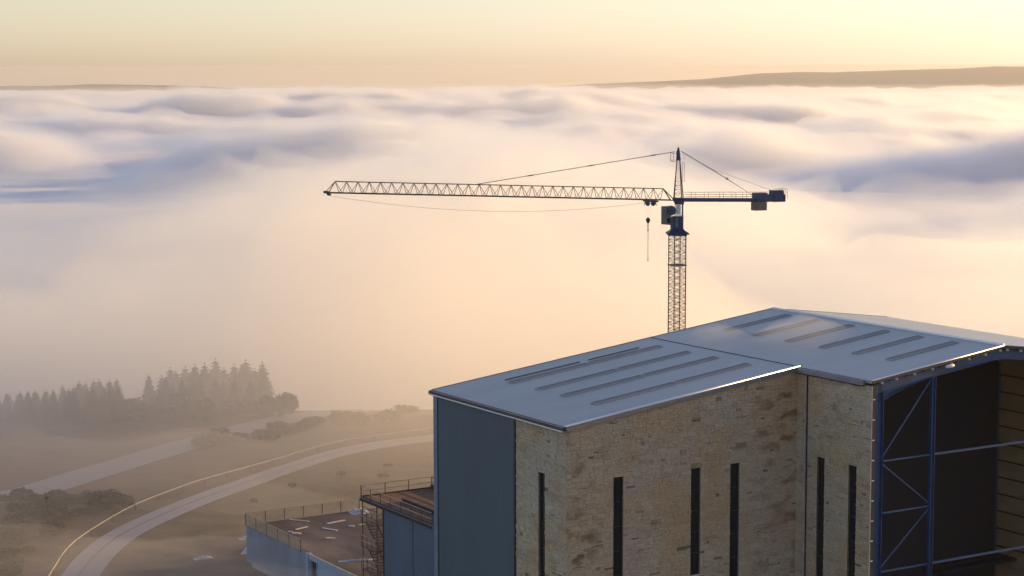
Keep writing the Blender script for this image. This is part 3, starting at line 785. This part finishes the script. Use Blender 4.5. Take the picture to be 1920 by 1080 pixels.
mesh_rail(low, (.0, LV + .05), (17.5, LV + .05), 8, ZD + .02, ZD + 1.1, 5)

# loose things on the deck and on the ground
def P3(x, y, z): return Vector((x, y, z))
def plank(lab, a_, b_, z, w=.22, name='plank', t=.06, cat='plank', m='plank', grp='pale planks lying on the muddy deck'):
    a_ = Vector((*a_, 0)); b_ = Vector((*b_, 0)); c = (a_ + b_) / 2; d = b_ - a_
    mb = MB().bar((-d.length / 2, 0, t / 2), (d.length / 2, 0, t / 2), w, t)
    for i_, v_ in enumerate(mb.v): mb.v[i_] = (v_[0], v_[1] + .02 * math.sin(v_[0] * 3), v_[2])
    o = link(bpy.data.objects.new(name, mb.mesh(name, M[m]))); o.location = (c.x, c.y, z); o.rotation_euler = (0, 0, math.atan2(d.y, d.x))
    return tag(o, lab, cat, grp)
zD = -47.0
plank('thin pale plank nearest the far mesh railing at the left', (-23.3, 203.8), (-21.2, 202.9), zD, .2)
plank('short pale plank nearest the left mesh railing, tilting up to the right', (-22.2, 199.3), (-21.1, 200.5), zD, .24)
plank('longest and brightest plank, in the middle of the muddy deck', (-19.2, 201.9), (-17.5, 203.4), zD, .34)
plank('pale plank right of centre on the muddy deck, sloping down to the right', (-19.5, 199.9), (-17.9, 198.8), zD, .26)
plank('narrow pale batten near the stair tower on the muddy deck', (-15.9, 201.2), (-14.6, 202.3), zD, .14)
for i_, (x_, y_, s_, lb) in enumerate(((-21.9, 197.4, .3, 'small pale rubble piece near the left railing of the muddy deck'), (-22.6, 198.2, .2, 'tiny pale rubble piece close to the left mesh railing'),
                                   (-18.3, 195.2, .3, 'lone pale block of rubble in the middle of the deck'), (-16.6, 200.6, .25, 'pale rubble piece beside the narrow batten near the stair tower'))):
    mb = MB(); rr = random.Random(i_)
    pr = [(math.cos(t) * s_ * rr.uniform(.7, 1.3) * 1.5, math.sin(t) * s_ * rr.uniform(.6, 1.1)) for t in np.linspace(0, 5.4, 7)]
    mb.prism(pr, 0, s_ * .45)
    o = link(bpy.data.objects.new('rubble', mb.mesh('rubble', M['plank']))); o.location = (x_, y_, zD); tag(o, lb, 'rubble')
def sheet(lab, cx, cy, z, lx, ly, h, rz, seed, name='plastic_sheet', m='sheet', cat='plastic sheet'):
    gx, gy = np.meshgrid(np.linspace(-1, 1, 22), np.linspace(-1, 1, 16))
    rr = np.hypot(gx, gy); fall = smooth(1.05, .2, rr)
    zz = np.abs(fbm(gx * 2.2 + seed, gy * 2.2 + seed, 3)) * h * fall + .03
    xx = gx * lx * (1 + .2 * perlin(gy * 2 + seed, gx * 0 + seed)); yy = gy * ly * (1 + .25 * perlin(gx * 2 + seed, gy * 0 + 3))
    o = grid_mesh(name, xx, yy, zz, bottom=-.0, mat=M[m]); o.location = (cx, cy, z); o.rotation_euler = (0, 0, rz)
    return tag(o, lab, cat)
sheet('crumpled pale plastic sheet at the far right of the muddy deck', -16.4, 207.4, zD, 1.0, 1.2, 1.1, .3, 2)
sheet('long torn pale sheet lying along the near edge of the muddy deck', -15.0, 186.4, zD, 1.7, .3, .3, .25, 5)
for i_, (x_, y_, lx, ly, lb) in enumerate(((-32.4, 203.4, 1.0, .5, 'small pale scrap of sheeting alone on the ground left of the low building'), (-27.9, 206.6, 1.6, .7, 'pale crumpled sheet by the corner of the low building wall'),
                                       (-24.6, 198.0, 1.5, .5, 'pale sheet at the foot of the low building wall'), (-28.9, 212.0, .9, .5, 'tiny pale scrap below the corner of the mesh railing'))):
    sheet(lb, x_, y_, gh(x_, y_), lx, ly, .7, .5 + i_, 9 + i_, name='scrap_sheet')
# ---------------------------------------------------------------- guard rail and pole by the road
gr_pts = spline([(-45.2, 180), (-46.4, 196.3), (-46.9, 205.2), (-46.2, 213.5), (-43.7, 226.1), (-39.9, 235.7), (-35.6, 244.0), (-30.9, 251.8), (-25.8, 259.4), (-18.7, 266.6), (-11.4, 273.6), (-1, 283), (12, 295)], 6)
gr = thing('guard_rail', 'thin pale guard rail curving along the outer edge of the road', 'guard rail', (gr_pts[0].x, gr_pts[0].y, gh(*gr_pts[0])))
o0 = Vector(gr.location)
mb = MB()
rp = [Vector((p.x, p.y, gh(p.x, p.y) + .72)) - o0 for p in gr_pts]
for p, q in zip(rp, rp[1:]): mb.bar(p, q, .05, .13)
part('rail', mb, M['slab'], gr)
gpost = MB().box(-.05, .05, -.05, .05, 0, .74).mesh('post', M['bark'])
for p in rp[::3]: pmesh('post', gpost, gr, (p.x, p.y + .06, p.z - .72))
pole = thing('marker_pole', 'lone thin dark pole standing in the shrubs at the lower left', 'pole', (-52.3, 219.5, gh(-52.3, 219.5)))
part('post', MB().tube([(0, 0, 0), (.0, 0, 1.6), (-.1, 0, 3.0)], .09, 6), M['bark'], pole)
part('cap', MB().box(-.28, .14, -.12, .12, 2.85, 3.1), M['bark'], pole)

# ---------------------------------------------------------------- trees and shrubs
def conifer_mesh(seed, h=1.0, rad=.30):
    rr = random.Random(seed); mb = MB(); tiers = 17
    for t in range(tiers):
        f = t / (tiers - 1); z = .06 + .92 * f; rt = rad * ((1 - f) ** .62) * rr.uniform(.85, 1.1) + .018
        n = 13 if f < .7 else 9; ph = rr.random() * 6
        for k in range(n):
            an = ph + 2 * math.pi * k / n + rr.uniform(-.25, .25); ln = rt * rr.uniform(.7, 1.15)
            dx, dy = math.cos(an), math.sin(an); nx, ny = -dy, dx; wd = ln * .36 + .012
            drop = ln * rr.uniform(.25, .5)
            root = (0, 0, z + .03); tip = (dx * ln, dy * ln, z - drop)
            a_ = (dx * ln * .55 + nx * wd, dy * ln * .55 + ny * wd, z - drop * .75)
            b_ = (dx * ln * .55 - nx * wd, dy * ln * .55 - ny * wd, z - drop * .75)
            mb.poly([root, a_, tip]); mb.poly([root, tip, b_])
            c_ = (dx * ln * .9 + nx * wd * .8, dy * ln * .9 + ny * wd * .8, z - drop * 1.4)
            mb.poly([a_, c_, tip])
    return mb.mesh('crown', M['leaf'], fix=False)
def leafy_mesh(seed, n=420, squash=.8, name='crown', m='bush', leaf=.11):
    rr = random.Random(seed); mb = MB()
    lobes = [(rr.uniform(-.3, .3), rr.uniform(-.3, .3), rr.uniform(.3, .62), rr.uniform(.22, .38)) for _ in range(7)]
    for k in range(n):
        cx, cy, cz, r_ = rr.choice(lobes); th = rr.uniform(0, 6.28); ph = math.acos(rr.uniform(-.6, 1)); q = r_ * rr.uniform(.55, 1.08)
        x_, y_, z_ = cx + q * math.sin(ph) * math.cos(th), cy + q * math.sin(ph) * math.sin(th), max(.02, (cz + q * math.cos(ph)) * squash)
        d = Vector((rr.uniform(-1, 1), rr.uniform(-1, 1), rr.uniform(-.6, .6))).normalized() * leaf; e_ = d.cross(Vector((rr.uniform(-1, 1), rr.uniform(-1, 1), 1))).normalized() * leaf * .7
        c = Vector((x_, y_, z_)); mb.poly([c - d, c + e_, c + d, c - e_])
    return mb.mesh(name, M[m], fix=False)
CONS = [conifer_mesh(i, rad=(.27, .31, .35, .33)[i % 4]) for i in range(6)]
BROAD = [leafy_mesh(40 + i, 620, 1.0) for i in range(3)]
SHR = [leafy_mesh(60 + i, 360, .75) for i in range(4)]
trunk = MB().tube([(0, 0, -.04), (0, 0, .4), (0, 0, .9)], [.018, .013, .004], 6).mesh('trunk', M['bark'])
def at_top(px, py, Y_):
    """world x and top height of something seen at a pixel, standing at distance Y_"""
    d = Y_ * math.cos(PITCH) + 49 * math.sin(PITCH)
    return (px - 960) / F * d, -(py - 125) / F * Y_
tr = random.Random(5)
def tree(px, py, Y_, lab, grp, meshes, nm, cat, hmin=5):
    x_, zt_ = at_top(px, py, Y_); g_ = gh(x_, Y_); h = max(hmin, zt_ - g_)
    t = thing(nm, lab, cat, (x_, Y_, g_), tr.uniform(0, 6), grp)
    for nm2, me in (('trunk', trunk), ('crown', tr.choice(meshes))):
        o = pmesh(nm2, me, t); s_ = h * tr.uniform(.85, 1.35) if nm2 == 'crown' else h; o.scale = (s_, s_, h)
    return t
LT = [(-8, 770), (16, 762), (33, 757), (51, 747), (68, 750), (87, 732), (99, 731), (117, 722), (128, 730), (138, 724), (148, 716), (160, 717), (176, 712), (186, 712), (206, 713), (219, 710)]
RT = [(303, 705), (319, 689), (330, 696), (348, 687), (366, 683), (384, 681), (404, 672), (420, 690), (439, 683), (461, 675), (478, 692), (492, 679)]
G1, G2 = 'conifers in the left-hand clump of the treeline', 'conifers in the right-hand clump of the treeline'
ORD = 'first second third fourth fifth sixth seventh eighth ninth tenth eleventh twelfth thirteenth fourteenth fifteenth sixteenth seventeenth'.split()
for k, (px, py) in enumerate(LT): tree(px, py, tr.uniform(292, 303), '%s conifer from the left along the skyline of the misty left-hand clump' % ORD[k], G1, CONS, 'conifer', 'tree')
for px, py in LT[1:]: tree(px + tr.uniform(-9, 9), py + tr.uniform(14, 34), tr.uniform(284, 291), 'half-hidden conifer in front of the left-hand clump, fading into mist', G1, CONS, 'conifer', 'tree')
tree(279, 702, 298, 'conifer standing alone just right of the gap in the treeline', None, CONS[2:4], 'conifer', 'tree')
for k, (px, py) in enumerate(RT): tree(px, py, tr.uniform(297, 308), '%s conifer right of the treeline gap, counted after the lone one' % ORD[k], G2, CONS, 'conifer', 'tree')
for px, py in RT: tree(px + tr.uniform(-9, 9), py + tr.uniform(16, 40), tr.uniform(288, 296), 'half-hidden conifer in front of the right-hand clump, fading into mist', G2, CONS, 'conifer', 'tree')
for px, py in ((250, 742), (290, 748), (380, 745), (345, 738), (425, 752), (465, 745), (505, 742), (530, 735)):
    tree(px, py, tr.uniform(284, 290), 'rounded broadleaf tree half lost in mist below the conifers', 'broadleaf trees below the treeline', BROAD, 'broadleaf_tree', 'tree', 3)
def shrub(x_, y_, h, lab, grp):
    t = thing('shrub', lab, 'shrub', (x_, y_, gh(x_, y_)), tr.uniform(0, 6), grp)
    o = pmesh('foliage', tr.choice(SHR), t); o.scale = (h * 1.5, h * 1.5, h)
    o = pmesh('stem', trunk, t); o.scale = (h * 2, h * 2, h * .6)
for k in range(64):
    y_ = tr.uniform(196, 234); x_ = -50.5 - max(0, (y_ - 214)) * -.12 - tr.random() ** 1.3 * 17
    shrub(x_, y_, tr.uniform(.9, 2.1), 'brown shrub in the dark thicket outside the road bend', 'shrubs in the thicket outside the road bend')
shrub(-46.6, 226.5, 3.4, 'tallest shrub, pointed, just outside the guard rail on the bend', None)
for k in range(20):
    f = tr.random(); x_ = -44 + f * 26 + tr.uniform(-4, 4); y_ = 262 + f * 24 + tr.uniform(-5, 3)
    shrub(x_, y_, tr.uniform(1.2, 2.8), 'dark shrub between the road and the track', 'shrubs between the road and the track')
for k in range(5):
    x_ = tr.uniform(-36, -14); y_ = 222 + (x_ + 38) * .9 + tr.uniform(0, 14)
    shrub(x_, y_, tr.uniform(.5, 1.1), 'low shrub on the rough ground inside the road bend', 'low shrubs inside the road bend')

# ---------------------------------------------------------------- tower crane
def at(px, py, Y_):
    """world point seen at a pixel at depth Y_ (world y)"""
    a_ = (px - 960) / F; b_ = -(py - 540) / F; cr_, sr_ = math.cos(ROLL), math.sin(ROLL)
    a_, b_ = a_ * cr_ - b_ * sr_, a_ * sr_ + b_ * cr_
    d = Vector((a_, math.cos(PITCH) + b_ * math.sin(PITCH), -math.sin(PITCH) + b_ * math.cos(PITCH)))
    return d * (Y_ / d.y)
YC = 290.0
pc = at(1270, 437, YC)
crane = thing('tower_crane', 'tall blue tower crane with a long lattice jib rising from behind the warehouse', 'crane', (pc.x, YC, gh(pc.x, YC)))
CO = Vector(crane.location)
def C(px, py, Y_=YC): return at(px, py, Y_) - CO
def hgt(py): return C(1270, py).z
ztop = hgt(437); SQ = 1.85; a27 = math.radians(27 - 4.8)
def corner(i, j, s_=SQ): 
    x_, y_ = i * s_ / 2, j * s_ / 2
    return Vector((x_ * math.cos(a27) - y_ * math.sin(a27), x_ * math.sin(a27) + y_ * math.cos(a27), 0))
cors = [(-1, -1), (1, -1), (1, 1), (-1, 1)]
mast = link(bpy.data.objects.new('mast', None)); mast.parent = crane
hs_ = ztop - hgt(497); nsec = int(math.ceil(ztop / hs_)); hsec = hs_
sec = MB()
for c in cors: sec.bar(corner(*c), corner(*c) + Vector((0, 0, hsec)), .15)
npan = 5
for i in range(4):
    p, q = corner(*cors[i]), corner(*cors[(i + 1) % 4])
    for k in range(npan):
        z0, z1 = hsec * k / npan, hsec * (k + 1) / npan; zv = Vector((0, 0, 1)); zm = (z0 + z1) / 2
        sec.bar(p + zv * z0, q + zv * zm, .05); sec.bar(q + zv * zm, p + zv * z1, .05)
        sec.bar(p + zv * z0, q + zv * z0, .04)
secm = sec.mesh('mast_section', M['lattice'])
for k in range(nsec):
    z = ztop - hsec * (k + 1)
    o = pmesh('mast_section', secm, mast, (0, 0, z))
ring = MB()
for i in range(4): ring.bar(corner(*cors[i], SQ + .12) , corner(*cors[(i + 1) % 4], SQ + .12), .2, .16)
ringm = ring.mesh('mast_ring', M['crane'])
pmesh('mast_ring', ringm, mast, (0, 0, ztop - hsec)); pmesh('mast_ring', ringm, mast, (0, 0, ztop - .3))
ladder = MB()
for d_ in (-.2, .2): ladder.bar((d_, .1, .5), (d_, .1, ztop), .04)
for k in range(int(ztop / .35)): ladder.bar((-.2, .1, .5 + k * .35), (.2, .1, .5 + k * .35), .025)
part('ladder', ladder, M['lattice'], mast)
part('footing', MB().box(-3, 3, -3, 3, -.6, .5), M['slab'], crane)
def sq_ring(z, hx):
    return [(x_ * hx, y_ * hx, z) for x_, y_ in ((-1, -1), (1, -1), (1, 1), (-1, 1))]
def loft(rings, cap=True, n=4):
    mb = MB(); 
    for r_ in rings: mb.v += r_
    for k in range(len(rings) - 1):
        for i in range(n): j = (i + 1) % n; mb.f.append((k * n + i, k * n + j, (k + 1) * n + j, (k + 1) * n + i))
    if cap: mb.f.append(tuple(range(n))[::-1]); mb.f.append(tuple((len(rings) - 1) * n + i for i in range(n)))
    return mb
skirt = loft([sq_ring(hgt(438.5), 1.62), sq_ring(hgt(436.5), 1.62), sq_ring(hgt(434), 1.25), sq_ring(hgt(430.5), .95), sq_ring(hgt(427), .78)])
part('skirt', skirt, M['crane'], crane)
tb = part('turret', MB().box(-.58, .82, -.7, .7, hgt(427) + .003, hgt(406)), M['crane'], crane)
part('hatch', MB().box(-.32, .05, -.74, -.705, hgt(426), hgt(407)), M['craneg'], tb)
part('side_box', MB().box(-1.02, -.60, -.5, .4, hgt(430), hgt(406)), M['craneg'], tb)
part('ledge', MB().box(-.7, .86, -.76, .76, hgt(406) + .003, hgt(405)), M['craneg'], tb)
colm = MB()
for x_, y_ in ((-.35, -.5), (-.35, .5)): colm.bar((x_, y_, hgt(405)), (x_, y_, hgt(383)), .05)
for x_, y_ in ((.74, -.5), (.74, .5)): colm.bar((x_, y_, hgt(405)), (x_, y_, hgt(383)), .14)
colm.bar((-.35, -.5, hgt(403)), (.74, -.5, hgt(403)), .05)
part('slewing_frame', colm, M['crane'], crane)
part('light_panel', MB().box(-.28, .45, -.52, -.48, hgt(402), hgt(383.5)), M['flash'], crane)
sp = MB().prism([(-.75, hgt(373)), (-.35, hgt(383)), (.82, hgt(383)), (.92, hgt(379)), (.92, hgt(371)), (-.75, hgt(371.5))], -.75, .75, 'y')
part('slewing_platform', sp, M['crane'], crane)
cab = part('cab', MB().prism([(-2.36, hgt(419.5)), (-1.04, hgt(421)), (-.98, hgt(386)), (-2.36, hgt(387))], -1.0, .6, 'y'), M['craneg'], crane)
for k in range(7): part('louvre', MB().box(-2.34, -1.66, -1.03, -1.004, hgt(390.5 + k * 4), hgt(389 + k * 4)), M['fascia'], cab)
part('window', MB().box(-1.6, -1.1, -1.03, -1.004, hgt(417), hgt(408)), M['glass'], cab)
dr = MB(); cz = hgt(393.8); cxx = C(1257.5, 394).x
for y0, y1, r_ in ((-1.35, -.3, .70),):
    ringp = [(cxx + math.cos(t) * r_, cz + math.sin(t) * r_) for t in np.linspace(0, 2 * math.pi, 20, endpoint=False)]
    dr.prism(ringp, y0, y1, 'y')
drum = part('drum', dr, M['cranet'], cab)
ringp = [(cxx + math.cos(t) * .2, cz + math.sin(t) * .2) for t in np.linspace(0, 2 * math.pi, 12, endpoint=False)]
part('hub', MB().prism(ringp, -1.45, -1.352, 'y'), M['crane'], drum)
# tower head
th_ = link(bpy.data.objects.new('tower_head', None)); th_.parent = crane
zb, zt2 = hgt(371), hgt(301); tl = {(-1, -1): (-.62, -.55), (1, -1): (.78, -.55), (1, 1): (.78, .55), (-1, 1): (-.62, .55)}
tp = {(-1, -1): (-.14, -.18), (1, -1): (.30, -.18), (1, 1): (.30, .18), (-1, 1): (-.14, .18)}
tl[(-1, 1)] = (-.42, .55); tl[(1, 1)] = (.62, .55)
def hp_(c, f): a_, b_ = tl[c], tp[c]; return Vector((a_[0] + (b_[0] - a_[0]) * f, a_[1] + (b_[1] - a_[1]) * f, zb + (zt2 - zb) * f))
for c in cors: part('leg', MB().bar(hp_(c, 0), hp_(c, 1.0), .13), M['crane'], th_)
lac = MB(); nl = 9
for i in range(4):
    c0, c1 = cors[i], cors[(i + 1) % 4]
    for k in range(nl):
        f0, f1 = k / nl, (k + 1) / nl
        lac.bar(hp_(c0 if k % 2 else c1, f0), hp_(c1 if k % 2 else c0, f1), .04)
        lac.bar(hp_(c0, f0), hp_(c1, f0), .03)
part('lacing', lac, M['lattice'], th_)
part('head_plate', MB().prism([(-.26, hgt(301)), (.42, hgt(301)), (.28, hgt(285)), (.18, hgt(278)), (-.02, hgt(278)), (-.22, hgt(285)), (-.2, hgt(292))], -.22, .22, 'y'), M['crane'], th_)
part('head_beacon', MB().box(-.08, .2, -.1, .1, hgt(278) + .003, hgt(276.6)), M['crane'], th_)
cg = MB()
x0, x1 = C(1257.5, 290).x, C(1268, 290).x
for y_ in (-.3, .3):
    cg.bar((x0, y_, hgt(287)), (x0, y_, hgt(301)), .035).bar((x0, y_, hgt(301)), (x1, y_, hgt(302.5)), .035).bar((x0, y_, hgt(287)), (x1, y_, hgt(287.5)), .035).bar(((x0 + x1) / 2, y_, hgt(287)), ((x0 + x1) / 2, y_, hgt(301.5)), .03)
cg.bar((x0, -.3, hgt(301)), (x0, .3, hgt(301)), .035); cg.box(x0, x1, -.3, .3, hgt(302.4), hgt(301.9))
part('head_platform', cg, M['craneg'], th_)
hoop = [(.35 + .55 * math.sin(t) + .2, -.1, hgt(289) - .35 + .35 * math.cos(t)) for t in np.linspace(.2, 3.2, 9)]
part('hoop', MB().tube(hoop, .025, 5), M['craneg'], th_)
cg = MB(); x0, x1 = C(1279.5, 320).x, C(1283, 320).x
for x_ in (x0, x1): cg.bar((x_, -.15, hgt(303)), (x_ + .03, -.15, hgt(341)), .04)
for k in range(12): cg.bar((x0 - .15, -.15, hgt(304 + k * 3.3)), (x1, -.15, hgt(304 + k * 3.3)), .025)
part('ladder_cage', cg, M['lattice'], th_)

# jib
J0, J1 = C(1261, 375.2, 289.6), C(613, 361.2, 266.0)
T0, T1 = C(1243.5, 353.8, 289.0), C(628.5, 340.2, 266.6)
jd = (J1 - J0).normalized(); side = Vector((0, 0, 1)).cross(jd).normalized() * .62
jib = link(bpy.data.objects.new('jib', None)); jib.parent = crane
part('top_chord', MB().bar(T0, T1, .13), M['lattice'], jib)
for s_ in (-1, 1):
    part('bottom_chord', MB().bar(J0 + side * s_, J1 + side * s_, .15), M['lattice'], jib)
part('end_strut', MB().bar(T0, J0 + side, .13).bar(T0, J0 - side, .13), M['lattice'], jib)
part('end_strut', MB().bar(T1, J1 + side, .10).bar(T1, J1 - side, .10), M['lattice'], jib)
NJ = 31
tops = [T0.lerp(T1, k / NJ) for k in range(NJ + 1)]
JL = (J1 - J0).length
def botp(p): return J0 + jd * (p - J0).dot(jd)
for k in range(NJ):
    mid = botp((tops[k] + tops[k + 1]) / 2)
    for s_ in (-1, 1):
        part('brace', MB().bar(tops[k], mid + side * s_, .06), M['lattice'], jib)
        part('brace', MB().bar(tops[k + 1], mid + side * s_, .06), M['lattice'], jib)
    part('cross_tie', MB().bar(mid + side, mid - side, .06), M['lattice'], jib)
part('tip_block', MB().bar(J1 + jd * -.1 + Vector((0, 0, .05)), J1 + jd * .25 + Vector((0, 0, .05)), 1.4, .34).bar(J1 - jd * .05 - Vector((0, 0, .25)), J1 - jd * .5 - Vector((0, 0, .25)), .5, .22), M['lattice'], jib)
# trolley and hook
def jat(px):
    f = (1261 - px) / (1261 - 613.0); return J0.lerp(J1, f)
tc_ = jat(1215)
tro = part('trolley', MB().bar(jat(1227) - Vector((0, 0, .22)), jat(1206) - Vector((0, 0, .22)), 1.5, .22), M['crane'], crane)
for px in (1210.5, 1221.5):
    b_ = jat(px) - Vector((0, 0, .55)); rg = [(b_.x + math.cos(t) * .34, b_.z + math.sin(t) * .36) for t in np.linspace(0, 2 * math.pi, 14, endpoint=False)]
    part('sheave', MB().prism(rg, b_.y - .35, b_.y + .35, 'y'), M['crane'], tro)
for px, dx in ((1205.5, -.12), (1226.5, .12)):
    b_ = jat(px); part('bracket', MB().bar(b_ - Vector((0, 0, .25)), b_ + Vector((dx, 0, -.85)), .1), M['crane'], tro)
YT = CO.y + tc_.y
h0 = C(1215, 409, YT); h1 = C(1215, 418.5, YT)
part('hoist_rope', MB().bar(tc_ + Vector((-.15, 0, -.6)), h0 + Vector((-.12, 0, -.1)), .012).bar(tc_ + Vector((.15, 0, -.6)), h0 + Vector((.12, 0, -.1)), .012), M['rope'], crane)
hk = part('hook_block', MB().tube([h0 + Vector((0, 0, .05)), h0 + Vector((0, 0, -.08)), h0.lerp(h1, .35), h0.lerp(h1, .7), h1, h1 - Vector((0, 0, .1))], [.16, .27, .33, .26, .10, .05], 10), M['lattice'], crane, sm=True)
part('shank', MB().bar(h1, C(1215, 431, YT), .16), M['slab'], hk)
part('hook', MB().tube([C(1215, 430.5, YT), C(1215, 432.5, YT)], .13, 8), M['lattice'], hk)
part('sling', MB().bar(C(1215, 432, YT), C(1214.8, 486, YT), .06), M['lattice'], hk)
part('sling_end', MB().bar(C(1214.8, 484.5, YT), C(1214.8, 489.5, YT), .13), M['lattice'], hk)
# pendants and slack rope
A0 = C(1265, 284.5); A1 = tops[0].lerp(T1, (1243.5 - 879) / (1243.5 - 628.5))
part('pendant', MB().bar(A0, A1, .085), M['lattice'], crane)
for f in (.10, .42, .72): 
    p = A0.lerp(A1, f); q = A0.lerp(A1, f + .025); part('pendant_joint', MB().bar(p, q, .15), M['lattice'], crane)
sl = [J1.lerp(tc_, t) + Vector((0, 0, -.35 - 4 * t * (1 - t) * 1.75)) for t in np.linspace(0, 1, 25)]
part('trolley_rope', MB().tube(sl, .018, 4), M['rope'], crane)
# counter-jib goes the other way
back_dir = Vector((-jd.x, -jd.y, 0)).normalized(); yk = lambda px: YC + (px - 1270) * 24.0 / 660
K = lambda px, py: C(px, py, yk(px))
cj = link(bpy.data.objects.new('counter_jib', None)); cj.parent = crane
side2 = Vector((-back_dir.y, back_dir.x, 0)) * .55
part('beam', MB().bar(K(1279, 374.6) + side2 * .9, K(1418, 375.0) + side2 * .9, .14, .52).bar(K(1279, 374.6) - side2 * .9, K(1418, 375.0) - side2 * .9, .14, .52), M['crane'], cj)
part('walkway', MB().bar(K(1282, 372.8), K(1416, 373.0), 1.0, .05), M['crane'], cj)
for s_ in (-1, 1):
    rl = link(bpy.data.objects.new('handrail', None)); rl.parent = cj
    for y_ in (360.5, 364.6, 369): part('rail', MB().bar(K(1282, y_) + side2 * s_, K(1447, y_ + .4) + side2 * s_, .035), M['lattice'], rl) if False else None
    mbr = MB()
    for y_ in (360.5, 364.8, 369.0): mbr.bar(K(1282, y_) + side2 * s_, K(1446, y_ - .4) + side2 * s_, .032)
    for px in (1300, 1324.5, 1353, 1376, 1396, 1420, 1440): mbr.bar(K(px, 360.4) + side2 * s_, K(px, 372.5) + side2 * s_, .04)
    for v_ in [1]: part('rails', mbr, M['lattice'], rl)
def kbox(nm, x0, x1, y0, y1, wd, m, par):
    p, q = K(x0, (y0 + y1) / 2), K(x1, (y0 + y1) / 2)
    q.z = p.z; return part(nm, MB().bar(p, q, wd, abs(K(x0, y0).z - K(x0, y1).z)), M[m], par)
kbox('winch_housing', 1414.5, 1434.5, 362.0, 378.5, 1.5, 'crane', cj)
kbox('deck_beam', 1434.6, 1446.6, 364.5, 378.2, 1.3, 'crane', cj)
kbox('winch_motor', 1446.7, 1465, 356.8, 378.5, 1.5, 'crane', cj)
kbox('end_box', 1465.1, 1469, 364, 378, 1.2, 'lattice', cj)
kbox('counterweight', 1412.5, 1433.5, 379, 394.6, 1.4, 'ballast', cj)
mbr = MB()
for s_ in (-1, 1):
    mbr.bar(K(1455, 354) + side2 * s_ * 1.2, K(1472, 354.2) + side2 * s_ * 1.2, .04).bar(K(1472, 354.2) + side2 * s_ * 1.2, K(1472, 372) + side2 * s_ * 1.2, .04)
    mbr.bar(K(1466, 360) + side2 * s_ * 1.2, K(1472, 360) + side2 * s_ * 1.2, .03).bar(K(1468, 354) + side2 * s_ * 1.2, K(1468, 372) + side2 * s_ * 1.2, .03)
mbr.bar(K(1472, 354.2) + side2 * 1.2, K(1472, 354.2) - side2 * 1.2, .04)
part('end_rail', mbr, M['lattice'], cj)
HB = C(1277, 283.5)
jt = K(1363, 335)
part('pendant', MB().bar(HB, jt, .085), M['lattice'], crane)
part('pendant_joint', MB().bar(jt - Vector((.12, 0, -.07)), jt + Vector((.14, 0, -.1)), .26), M['lattice'], crane)
for s_, dz in ((-1, -.15), (1, .15)):
    part('pendant', MB().bar(jt + side2 * s_ * .4 + Vector((0, 0, dz * .6)), K(1412.5, 367.5) + side2 * s_ + Vector((0, 0, dz)), .05), M['lattice'], crane)
p0 = HB.lerp(jt, .62)
sl = [p0.lerp(K(1447, 357), t) + Vector((0, 0, -.5 * 4 * t * (1 - t) * .0)) for t in np.linspace(0, 1, 5)]
part('rope', MB().tube(sl, .022, 4), M['rope'], crane)
part('rope', MB().bar(HB + Vector((0, .1, .05)), K(1446, 356.5), .0) if False else MB().bar(HB + Vector((0, .15, .03)), p0 + Vector((0, .1, .05)), .03), M['rope'], crane)
